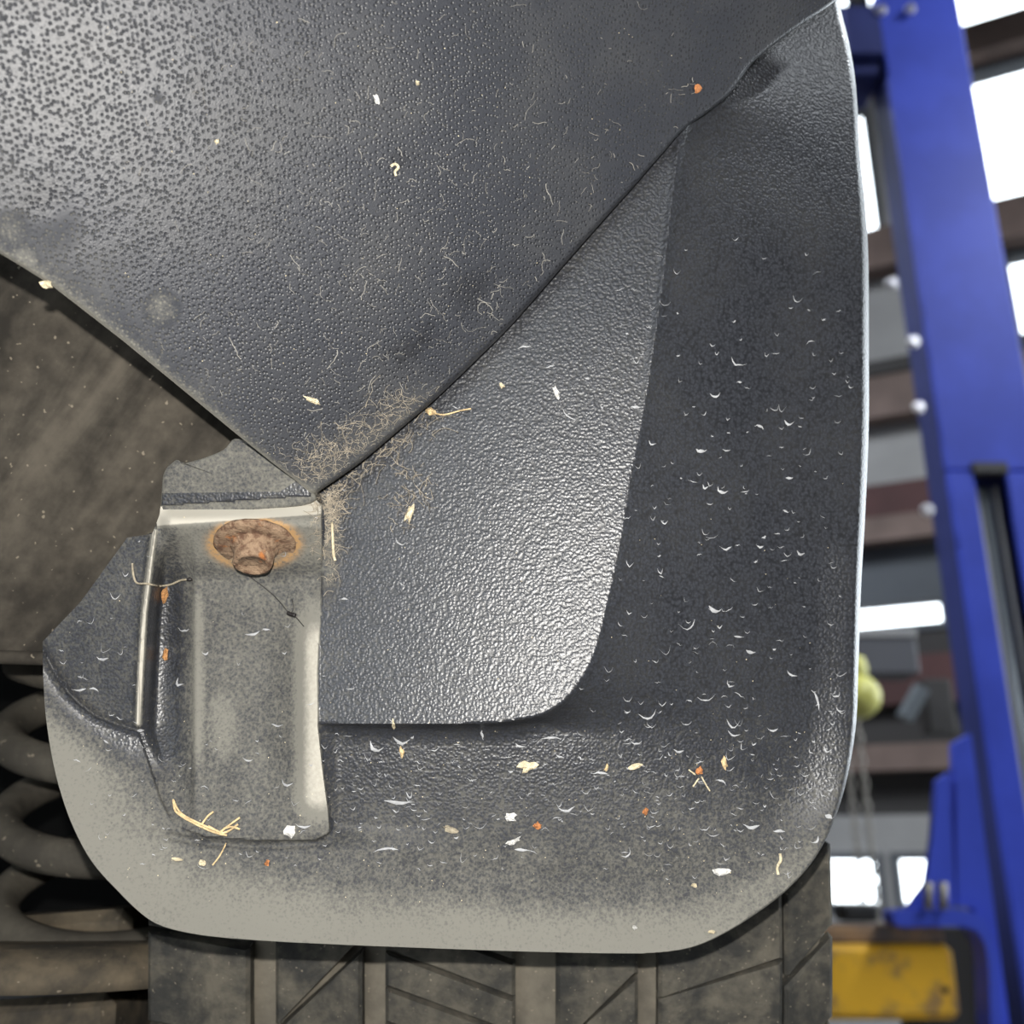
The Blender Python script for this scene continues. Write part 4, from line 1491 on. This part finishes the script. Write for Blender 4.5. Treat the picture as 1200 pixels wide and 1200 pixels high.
flake('mud_fleck', 207, 1007, 14, 4, 0.1, M['cream'], 'thin beige sliver left of the beige pebble on the lip', 'sliver', jag=0.2)
flake('mud_fleck', 814, 1038, 8, 5, 0.1, M['cream'], 'small cream chip just above the lower right lip', 'chip')
flake('mud_fleck', 834, 1092, 9, 4, 0.0, M['cream'], 'small cream chip at the very edge of the lower right lip', 'chip')
flake('mud_fleck', 744, 1087, 6, 5, 0.0, M['white'], 'white dot-like chip on the bottom lip', 'chip')
strands('straw_wisp', [[(914, 1000), (915, 1008), (911, 1016), (912, 1025)]], 0.0004, M['cream'], 'short upright cream wisp near the lower right corner of the flap', 'straw')
flake('curled_flake', 366, 469, 20, 6, 0.35, M['cream'], 'curled cream flake on the lower part of the bumper panel', 'flake', surf='panel', jag=0.3)
strands('curled_shred', [[(458, 195), (463, 192), (467, 196), (463, 201), (464, 206)]], 0.00035, M['cream'], 'small curled white shred on the middle of the bumper panel', 'shred', surf='panel', lift=0.0003)
flake('pale_chip', 441, 116, 6, 13, -0.3, M['white'], 'pale smear-like chip high on the bumper panel', 'chip', surf='panel')
flake('pale_chip', 254, 166, 6, 6, 0, M['cream'], 'lone cream dot on the upper left of the bumper panel', 'chip', surf='panel')
flake('pale_chip', 489, 97, 5, 5, 0, M['cream'], 'lone cream dot near the top of the bumper panel', 'chip', surf='panel')
flake('pale_chip', 54, 333, 14, 9, 0.5, M['cream'], 'cream chip on the left edge of the bumper panel', 'chip', surf='panel')
flake('pale_chip', 652, 460, 6, 15, -0.35, M['white'], 'pale upright chip on the raised panel of the flap', 'chip')
flake('pale_chip', 588, 452, 6, 6, 0, M['cream'], 'cream dot near the seam on the raised panel', 'chip')
flake('fluff_clump', 480, 601, 9, 22, 0.25, M['cream'], 'cream clump hanging in cobweb on the raised panel', 'fluff', jag=0.4, thick=0.001)
flake('fluff_clump', 505, 482, 12, 9, 0.2, M['straw'], 'straw-brown knot on the seam between bumper panel and flap', 'fluff', jag=0.4, thick=0.0016)
flake('straw_bit', 461, 849, 4, 13, -0.15, M['cream'], 'cream straw bit on the lower edge of the raised panel', 'straw')
flake('straw_bit', 471, 882, 5, 13, -0.1, M['straw'], 'tan straw bit hanging below the lower edge of the raised panel', 'straw')
flake('straw_bit', 711, 899, 4, 10, 0.4, M['straw'], 'tan straw bit left of the pale straw sliver', 'straw')
